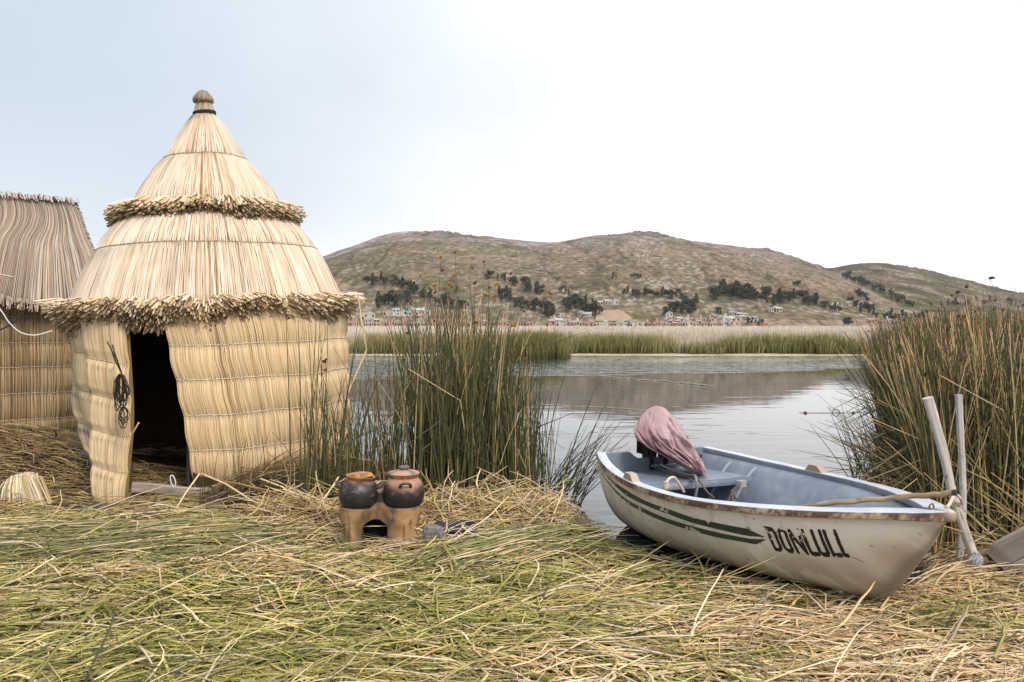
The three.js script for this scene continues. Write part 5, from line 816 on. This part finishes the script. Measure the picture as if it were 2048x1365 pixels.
// ------------------------------------------------------------------ the clay stove, its two pots and what lies round it
{
  const c = at(762, 1085, 6.42); c.y = -0.06;
  const stove = thing('clay_stove', 'ochre double clay stove with a soot-black fire mouth', 'stove', c, Math.atan2(-c.x, -c.z) * 0.6);
  // body as a smooth union of two drums and a ridge, less the fire mouth
  const N = 84, S = 0.36, mc = new MarchingCubes(N, M.clay, false, false, 200000); mc.isolation = 0;
  const smin = (a, b, k) => { const h = clamp(0.5 + 0.5 * (b - a) / k, 0, 1); return lerp(b, a, h) - k * h * (1 - h); };
  const drum = (x, y, z, cx) => { const r = 0.138 + 0.022 * ss(0.10, 0.32, y) + 0.01 * ss(0.05, 0, y), q = Math.hypot(x - cx, z) - r; return Math.max(q, y - 0.30, -y); };
  const sdf = (x, y, z) => { let d = smin(drum(x, y, z, -0.15), drum(x, y, z, 0.15), 0.03); const ridge = Math.max(Math.hypot(x, z + 0.02) - lerp(0.165, 0.045, clamp((y - 0.1) / 0.33, 0, 1)), y - 0.40, -y); d = smin(d, ridge, 0.05); const w = 0.088 - 0.03 * ss(0.15, 0.23, y), mouth = Math.max(Math.hypot(x + 0.035, Math.max(0, y - 0.15) * 1.0) - w * 1.05, -(z + 0.05)); d = Math.max(d, -mouth); for (const s of [-0.15, 0.15]) d = Math.max(d, -(Math.hypot(x - s, (y - 0.34), z) - 0.12)); return d; };
  for (let k = 0; k < N; k++) for (let j = 0; j < N; j++) for (let i = 0; i < N; i++) { const x = (i / (N - 1) * 2 - 1) * S, y = (j / (N - 1) * 2 - 1) * S + 0.22, z = (k / (N - 1) * 2 - 1) * S; mc.field[k * N * N + j * N + i] = -sdf(x, y, z) - 0.004 * noise3(x * 22, y * 22, z * 22); }
  mc.update(); const n = mc.count, p = [], nr = [], col = [];
  for (let k = 0; k < n; k++) {
    const x = mc.positionArray[k * 3] * S, y = mc.positionArray[k * 3 + 1] * S + 0.22, z = mc.positionArray[k * 3 + 2] * S; p.push(x, y, z); nr.push(mc.normalArray[k * 3], mc.normalArray[k * 3 + 1], mc.normalArray[k * 3 + 2]);
    const n1 = fbm(x * 9 + 4, y * 5 + z * 6, 4, 440), n2 = fbm(x * 40, y * 8 + z * 14, 3, 444); let q = mixc([0.36, 0.185, 0.065], [0.43, 0.27, 0.135], clamp(0.5 + 1.4 * n1, 0, 1)); q = mixc(q, [0.45, 0.35, 0.25], ss(0.09, 0.02, y + 0.06 * n1) * 0.8 + 0.7 * ss(0.2, 0.28, x + 0.1 * n1) * ss(0.2, 0.05, y));
    const soot = Math.max(ss(0.20, 0.085, Math.hypot(x + 0.035, Math.max(0, y - 0.15)) + 0.06 * n1), ss(0.20, 0.29, y + 0.10 * n1) * ss(0.20, 0.07, Math.abs(x)), 0.6 * ss(0.265, 0.30, y)); q = mixc(q, [0.045, 0.034, 0.03], clamp(soot * (0.9 + 0.9 * n1), 0, 0.97)); q = mixc(q, [0.06, 0.04, 0.03], 0.65 * ss(0.2, 0.42, n2)); if (Math.abs(x + 0.035) < 0.095 && z < 0.06) q = [0.012, 0.010, 0.009]; col.push(...q);
  }
  const g = new THREE.BufferGeometry(); g.setAttribute('position', new THREE.Float32BufferAttribute(p, 3)); g.setAttribute('normal', new THREE.Float32BufferAttribute(nr, 3)); g.setAttribute('color', new THREE.Float32BufferAttribute(col, 3)); mesh('stove_body', g, M.clay, stove);
  const back = new MB(); back.lathe([[0.13, 0.0], [0.135, 0.2], [0.10, 0.30]], 20, [0.012, 0.010, 0.009], (q) => q.multiply(V(1, 1, 0.5)).add(V(-0.03, 0, -0.06))); back.build('fire_chamber', M.matte, stove);
  // pots: belly, rim, lid, loop handles
  function pot(name, label, x, y, z, R, tilt, lidKind, handles, warm, seed) {
    const o = thing(name, label, 'pot', V(x, y, z).applyAxisAngle(UP, stove.rotation.y).add(c)); o.rotation.set(0, stove.rotation.y, tilt);
    const prof = []; for (let k = 0; k <= 30; k++) { const t = k / 30, a = lerp(-1.25, 1.0, t); prof.push([R * Math.pow(Math.cos(a), 0.72), R * 0.86 * (Math.sin(a) + Math.sin(1.25))]); } prof.unshift([0, prof[0][1]]); const topY = prof[prof.length - 1][1], topR = prof[prof.length - 1][0];
    const tone = (u, v, q) => { const n = fbm(Math.cos(u * 6.283) * 2 + seed, v * 4 + Math.sin(u * 6.283) * 2, 4, 450 + seed), m = fbm(u * 30, v * 16, 3, 455 + seed), k = ss(0.66, 0.95, v + 0.16 * n + warm); let s = mixc([0.018, 0.016, 0.016], [0.40, 0.20, 0.125], k); s = mixc(s, [0.13, 0.06, 0.035], 0.5 * ss(0.15, 0.35, m) * ss(0.6, 0.85, v)); return mixc(s, [0.30, 0.22, 0.20], 0.35 * ss(0.2, 0.4, -m) * ss(0.3, 0.8, v)); };
    const b = new MB(); b.lathe(prof, 48, tone); b.build('pot_body', M.soot, o);
    const rim = new MB(); rim.lathe([[topR - 0.005, topY - 0.006], [topR + 0.004, topY + 0.012], [topR + 0.014, topY + 0.024], [topR + 0.010, topY + 0.030], [topR - 0.012, topY + 0.022], [topR - 0.02, topY - 0.01], [topR - 0.03, topY - 0.05]], 48, (u, v) => mul([0.36, 0.17, 0.08], 0.7 + 0.5 * noise2(u * 20, v * 4, seed))); rim.build('rim', M.clay, o);
    if (lidKind === 1) { const l = new MB(); l.lathe([[0, 0.03], [0.03, 0.029], [0.055, 0.026], [topR + 0.012, 0.012], [topR + 0.02, 0.004], [topR + 0.016, -0.003], [topR, -0.004]], 40, (u, v) => mul(mixc([0.42, 0.25, 0.17], [0.13, 0.12, 0.12], ss(0.1, 0.35, fbm(Math.cos(u * 6.28) * 2, Math.sin(u * 6.28) * 2 + v, 3, 460))), 0.95), (q) => q.add(V(0, topY + 0.03, 0))); const lid = l.build('lid', M.clay, o); const k = new MB(); k.lathe([[0, 0.024], [0.038, 0.024], [0.044, 0.018], [0.036, 0.004], [0.026, -0.004]], 24, [0.15, 0.11, 0.10], (q) => q.add(V(0.002, topY + 0.062, 0))); k.build('lid_knob', M.clay, lid); }
    else { const l = new MB(); l.lathe([[0, 0.008], [topR * 0.5, 0.01], [topR * 0.86, 0.006], [topR * 0.95, -0.002]], 32, (u, v) => mul([0.44, 0.20, 0.07], 0.75 + 0.5 * noise2(u * 12, v * 6, 3)), (q) => q.applyAxisAngle(V(0, 0, 1), 0.10).applyAxisAngle(V(1, 0, 0), 0.08).add(V(0, topY + 0.034, 0))); l.build('lid', M.clay, o); }
    for (const [a, y0] of handles) { const h = new MB(), pts = [], Rr = R * 0.93; for (let k = 0; k <= 16; k++) { const t = k / 16 * Math.PI; pts.push(V(Math.sin(a + (Math.cos(t)) * 0.27) * (Rr + 0.034 * Math.sin(t)), y0 * topY + 0.034 * Math.sin(t), Math.cos(a + Math.cos(t) * 0.27) * (Rr + 0.034 * Math.sin(t)))); } h.tube(pts, 0.0105, 9, (t) => mul([0.035, 0.026, 0.024], 1 + 1.5 * hash3(Math.round(t * 9), 2, seed))); h.build('handle', M.soot, o); }
  }
  pot('clay_pot', 'sooty black clay pot with a tilted orange lid, left one on the stove', -0.178, 0.262, 0.0, 0.152, -0.10, 0, [[-1.45, 0.72], [1.62, 0.80]], -0.22, 3);
  pot('clay_pot', 'sooty clay pot with reddish shoulder and knobbed lid, right one on the stove', 0.172, 0.262, 0.005, 0.158, 0.0, 1, [[0.12, 0.80], [3.2, 0.80]], 0.04, 8);
  const bw = new MB(), bc = at(753, 978, 6.44); bw.lathe([[0, -0.05], [0.03, -0.048], [0.058, -0.02], [0.07, 0.03], [0.066, 0.03], [0.052, -0.015], [0, -0.035]], 32, (u, v) => mul([0.50, 0.38, 0.29], 0.85 + 0.3 * noise2(u * 9, v * 3, 2)), (q) => q.applyAxisAngle(V(1, 0, 0), 0.35).add(bc)); tag(bw.build('clay_bowl', M.clay, null), 'small pale clay bowl wedged between the two pots', 'bowl');
  // stones, the dark cloth, a lump of clay
  const stone = (name, label, cat, q, size, tone, seed) => { const g = new THREE.IcosahedronGeometry(1, 12), p = g.attributes.position, cc = []; for (let k = 0; k < p.count; k++) { const v = V(p.getX(k), p.getY(k), p.getZ(k)), nn = noise3(v.x * 1.3 + seed, v.y * 1.3, v.z * 1.3) * 0.28 + noise3(v.x * 4 + seed, v.y * 4, v.z * 4) * 0.08, e = (x) => Math.sign(x) * Math.pow(Math.abs(x), 0.7); p.setXYZ(k, e(v.x) * size[0] * (1 + nn), e(v.y) * size[1] * (1 + nn), e(v.z) * size[2] * (1 + nn)); cc.push(...mul(tone, 0.8 + 0.5 * noise3(v.x * 9, v.y * 9, v.z * 9 + seed) + 0.3 * nn)); } g.setAttribute('color', new THREE.Float32BufferAttribute(cc, 3)); g.deleteAttribute('normal'); const gg = g; gg.computeVertexNormals(); const m = mesh(name, gg, M.clay, null); m.position.copy(q); return tag(m, label, cat); };
  stone('stone', 'grey stone leaning against the right foot of the stove', 'stone', at(868, 1068, 6.3), [0.085, 0.07, 0.08], [0.20, 0.185, 0.18], 1);
  stone('stone', 'small brown stone at the left foot of the stove', 'stone', at(680, 1078, 6.4), [0.05, 0.035, 0.05], [0.22, 0.17, 0.14], 2);
  stone('clay_lump', 'brown clay lump lying in the reeds before the hut door', 'clay', at(289, 1027, 7.15), [0.085, 0.05, 0.06], [0.25, 0.15, 0.075], 3);
  const cl = new MB(); cl.grid((u, v) => { const q = at(lerp(872, 955, u), lerp(1046, 1068, v), lerp(6.75, 6.35, v)); q.y += 0.02 * fbm(u * 7, v * 4, 3, 470) + 0.015; return q; }, 30, 12, [0.02, 0.024, 0.06]); tag(cl.build('dark_cloth', M.cloth, null), 'dark blue cloth half buried in straw behind the grey stone', 'cloth');
}
// ------------------------------------------------------------------ things at and in the round hut
{
  const H = scene.getObjectByName('reed_hut'); H.updateMatrixWorld(true); const W = (phi, y, r) => H.localToWorld(V(Math.sin(phi * Math.PI / 180) * r, y, Math.cos(phi * Math.PI / 180) * r));
  { const b = new MB(), r = rng(480), dark = [0.02, 0.017, 0.015], A = at(224, 690, 7.75), K = at(243, 748, 7.72); b.tube(new THREE.CatmullRomCurve3([A, at(228, 706, 7.72), at(234, 722, 7.72), K]).getPoints(16), 0.007, 5, dark); b.tube(new THREE.CatmullRomCurve3([at(214, 684, 7.76), at(222, 700, 7.72), at(233, 728, 7.72), K]).getPoints(16), 0.006, 5, dark);
    for (let k = 0; k < 17; k++) { const w = (0.03 + 0.03 * r()), l = 0.19 + 0.16 * r(), ox = 0.02 * gauss(r), sw = 0.03 * gauss(r), pts = []; for (let j = 0; j <= 20; j++) { const t = j / 20 * 6.283; pts.push(K.clone().add(V(ox * (1 - Math.cos(t)) + Math.sin(t) * w * (0.6 + 0.4 * (1 - Math.cos(t)) / 2) + sw * (1 - Math.cos(t)) / 2, -l * (1 - Math.cos(t)) / 2, 0.02 + 0.03 * r() * 0.4 + 0.015 * Math.sin(t * 2 + k)))); } b.tube(pts, 0.0042, 4, mul(dark, 0.7 + 0.9 * r())); }
    for (let k = 0; k < 7; k++) { const w = 0.02 + 0.02 * r(), l = 0.10 + 0.10 * r(), q = K.clone().add(V(0.03 + 0.02 * gauss(r), -0.30, 0.03)), pts = []; for (let j = 0; j <= 14; j++) { const t = j / 14 * 6.283; pts.push(q.clone().add(V(Math.sin(t) * w, -l * (1 - Math.cos(t)) / 2, 0.01 * Math.sin(t * 3)))); } b.tube(pts, 0.004, 4, dark); }
    tag(b.build('rope_coil', M.rope, null), 'tangled coil of black twine hanging on the left door mat', 'rope coil'); }
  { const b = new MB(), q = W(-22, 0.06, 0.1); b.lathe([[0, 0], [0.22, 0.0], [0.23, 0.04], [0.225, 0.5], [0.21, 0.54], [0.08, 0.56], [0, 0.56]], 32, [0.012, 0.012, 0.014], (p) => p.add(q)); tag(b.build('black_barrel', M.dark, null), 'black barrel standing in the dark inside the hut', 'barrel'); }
  { const o = thing('small_table', 'small dark table inside the hut doorway, right of the barrel', 'table', W(-3, 0.02, 1.12), 0.3), t = new MB(); t.box(V(0, 0.50, 0), [0.36, 0.10, 0.3], [0.035, 0.03, 0.028]); t.build('table_top', M.dark, o); for (const [x, z] of [[-0.16, -0.12], [0.16, -0.12], [-0.16, 0.12], [0.16, 0.12]]) { const l = new MB(); l.box(V(x, 0.22, z), [0.03, 0.46, 0.03], [0.03, 0.026, 0.024]); l.build('leg', M.dark, o); } }
  const bag = (label, q, s, tone, seed) => { const b = new MB(); b.grid((u, v) => { const a = u * 6.283, t = v * Math.PI, n = 1 + 0.55 * fbm(Math.cos(a) * 2 + v * 3 + seed, Math.sin(a) * 2, 4, 490 + seed); return q.clone().add(V(Math.sin(t) * Math.cos(a) * s * n, Math.cos(t) * s * 0.7 * n, Math.sin(t) * Math.sin(a) * s * n)); }, 32, 20, tone); tag(b.build('plastic_bag', M.glass, null), label, 'plastic bag'); };
  bag('blue plastic bag, darkened for interior shade, on the hut floor, left in the doorway', W(-22, 0.08, 0.55), 0.10, [0.035, 0.04, 0.07], 1); bag('crumpled pale plastic bag on the hut floor in the doorway', W(-17, 0.07, 0.68), 0.08, [0.16, 0.16, 0.18], 2); bag('crumpled grey plastic bag in the gap between the two huts', at(172, 912, 9.3), 0.08, [0.28, 0.28, 0.30], 4); bag('faded pink plastic bag on the straw mound at the left', at(74, 904, 9.25), 0.06, [0.45, 0.17, 0.18], 6);  // doorway bags toned down: deep interior shade put into their colour
  { const b = new MB(), q = at(349, 974, 7.95), pts = []; for (let k = 0; k <= 24; k++) { const t = k / 24 * 6.283; pts.push(q.clone().add(V(0.022 * Math.sin(t) - 0.012 * (1 - Math.cos(t)), 0.055 * (1 - Math.cos(t)), 0.01))); } b.tube(pts, 0.006, 5, [0.62, 0.63, 0.66]); tag(b.build('ribbon_loop', M.cloth, null), 'white ribbon loop standing on the threshold board', 'ribbon'); }
  { const b = new MB(); b.tube([at(596, 425, 10.6), at(599, 470, 10.6), at(604, 520, 10.6), at(612, 640, 10.6), at(622, 940, 10.6)], 0.018, 7, [0.17, 0.14, 0.14]); tag(b.build('thin_post', M.wood, null), 'thin dark post rising behind the right side of the hut roof', 'post'); }
  // single long dry stalk bent over before the wall
  const st = (pts, label) => { const b = new MB(); b.tube(pts, 0.0085, 6, (t) => mul([0.60, 0.46, 0.27], 0.85 + 0.3 * hash3(Math.round(t * 9), 2, 2))); tag(b.build('dry_stalk', M.reed, null), label, 'reed stalk'); };
  st([at(345, 1030, 7.25), at(372, 985, 7.4), at(398, 949, 7.55), at(402, 948, 7.56), at(450, 968, 7.45), at(505, 1003, 7.3), at(560, 1036, 7.15)], 'long pale stalk bent to a peak before the hut wall');
  st([at(520, 958, 7.45), at(565, 975, 7.4), at(605, 1006, 7.3)], 'pale stalk slanting down before the brown heap at the hut');
  st([at(262, 872, 7.9), at(277, 846, 7.86)], 'short stalk sticking out of the door mat into the doorway');
  st([at(716, 590, 7.9), at(722, 640, 7.9), at(733, 700, 7.85), at(690, 800, 7.8)], 'pale drooping stalk hanging from the right eave');
}
{
  // cut bundle of pale reed ends at the left edge
  const b = new MB(), r = rng(500), c = at(38, 985, 7.75); for (let k = 0; k < 260; k++) { const x = gauss(r) * 0.13, z = r() * 0.2, p0 = c.clone().add(V(x * 0.7 - 0.06, 0.11 + 0.03 * r() - x * x, -0.08 - z)), p1 = c.clone().add(V(x * 1.25 + 0.07, -0.10 - 0.03 * r(), 0.10 - z * 0.7)); b.tube([p0, p0.clone().lerp(p1, 0.5).add(V(0, 0.035, 0.02)), p1], 0.0085, 5, mul(r() < 0.75 ? [0.60, 0.49, 0.32] : [0.45, 0.32, 0.15], 0.7 + 0.5 * r()), true, [0.5, 0.42, 0.3]); }
  tag(b.build('reed_bundle', M.reed, null, 'stuff'), 'bundle of pale cut reed ends lying at the left edge', 'reed bundle');
}
{
  // floating net line, its small floats, the wire ring on a bent stem
  const b = new MB(), r = rng(510), y = WATER + 0.008; const run = (pts, c) => { const P = new THREE.CatmullRomCurve3(pts).getPoints(60); P.forEach((p, k) => { p.y = y + 0.004 * r(); p.z += 0.03 * noise2(k * 0.5, 2, 2); }); return b.tube(P, 0.0045, 4, (t) => mul(c, 0.5 + 0.9 * hash3(Math.floor(t * 60), 3, 1))); };
  run([atY(1600, 826, WATER), atY(1650, 827, WATER), atY(1700, 826, WATER), atY(1760, 823, WATER)], [0.30, 0.22, 0.17]); tag(b.build('net_line', M.rope, null), 'thin floating net line beside the right reed bank', 'line');
  const b2 = new MB(); { const P = new THREE.CatmullRomCurve3([atY(1150, 747, WATER), atY(1240, 757, WATER), atY(1330, 764, WATER), atY(1428, 774, WATER)]).getPoints(80); P.forEach((p, k) => { p.y = y + 0.01; p.z += 0.25 * noise2(k * 0.35, 2, 6); }); b2.tube(P, (t) => 0.013 * (0.4 + 0.9 * hash3(Math.floor(t * 80), 1, 1)), 4, [0.50, 0.42, 0.34]); } tag(b2.build('net_line', M.rope, null), 'long pale floating line out on the dark reflection', 'line');
  const b3 = new MB(); { const P = new THREE.CatmullRomCurve3([atY(1130, 814, WATER), atY(1180, 815, WATER), atY(1250, 819, WATER), atY(1300, 822, WATER)]).getPoints(60); P.forEach((p, k) => { p.y = y + 0.005; p.z += 0.06 * noise2(k * 0.4, 5, 6); }); b3.tube(P, (t) => 0.007 * (0.4 + 0.9 * hash3(Math.floor(t * 60), 2, 1)), 4, [0.45, 0.35, 0.24]); } tag(b3.build('net_line', M.rope, null), 'short brownish floating line left of the covered motor', 'line');
  const f = new MB(); f.lathe([[0, -0.03], [0.03, -0.02], [0.034, 0], [0.03, 0.02], [0, 0.03]], 12, [0.22, 0.10, 0.06], (q) => q.add(atY(1611, 826, WATER + 0.01))); tag(f.build('net_float', M.paint, null), 'small brown float on the left end of the net line', 'float');
  const f2 = new MB(); f2.lathe([[0, -0.025], [0.024, -0.016], [0.028, 0], [0.024, 0.016], [0, 0.025]], 12, [0.18, 0.07, 0.06], (q) => q.add(atY(1707, 826, WATER + 0.01))); tag(f2.build('net_float', M.paint, null), 'small dark float on the net line right of the ring', 'float');
  const d = 8.6, c = at(1672, 826, d), ring = new MB(), pts = []; for (let k = 0; k <= 32; k++) { const t = k / 32 * 6.283; pts.push(c.clone().add(V(0.036 * Math.sin(t), -0.036 * Math.cos(t), 0))); } ring.tube(pts, 0.0036, 5, [0.03, 0.03, 0.03], false); ring.tube(new THREE.CatmullRomCurve3([pts[2], at(1684, 845, d), at(1702, 880, d), at(1725, 925, d), at(1745, 965, d)]).getPoints(24), 0.0034, 5, [0.05, 0.04, 0.03]); tag(ring.build('wire_ring', M.rope, null), 'thin dark ring on a bent stem over the water', 'ring');
}
renderer.render(scene, camera);
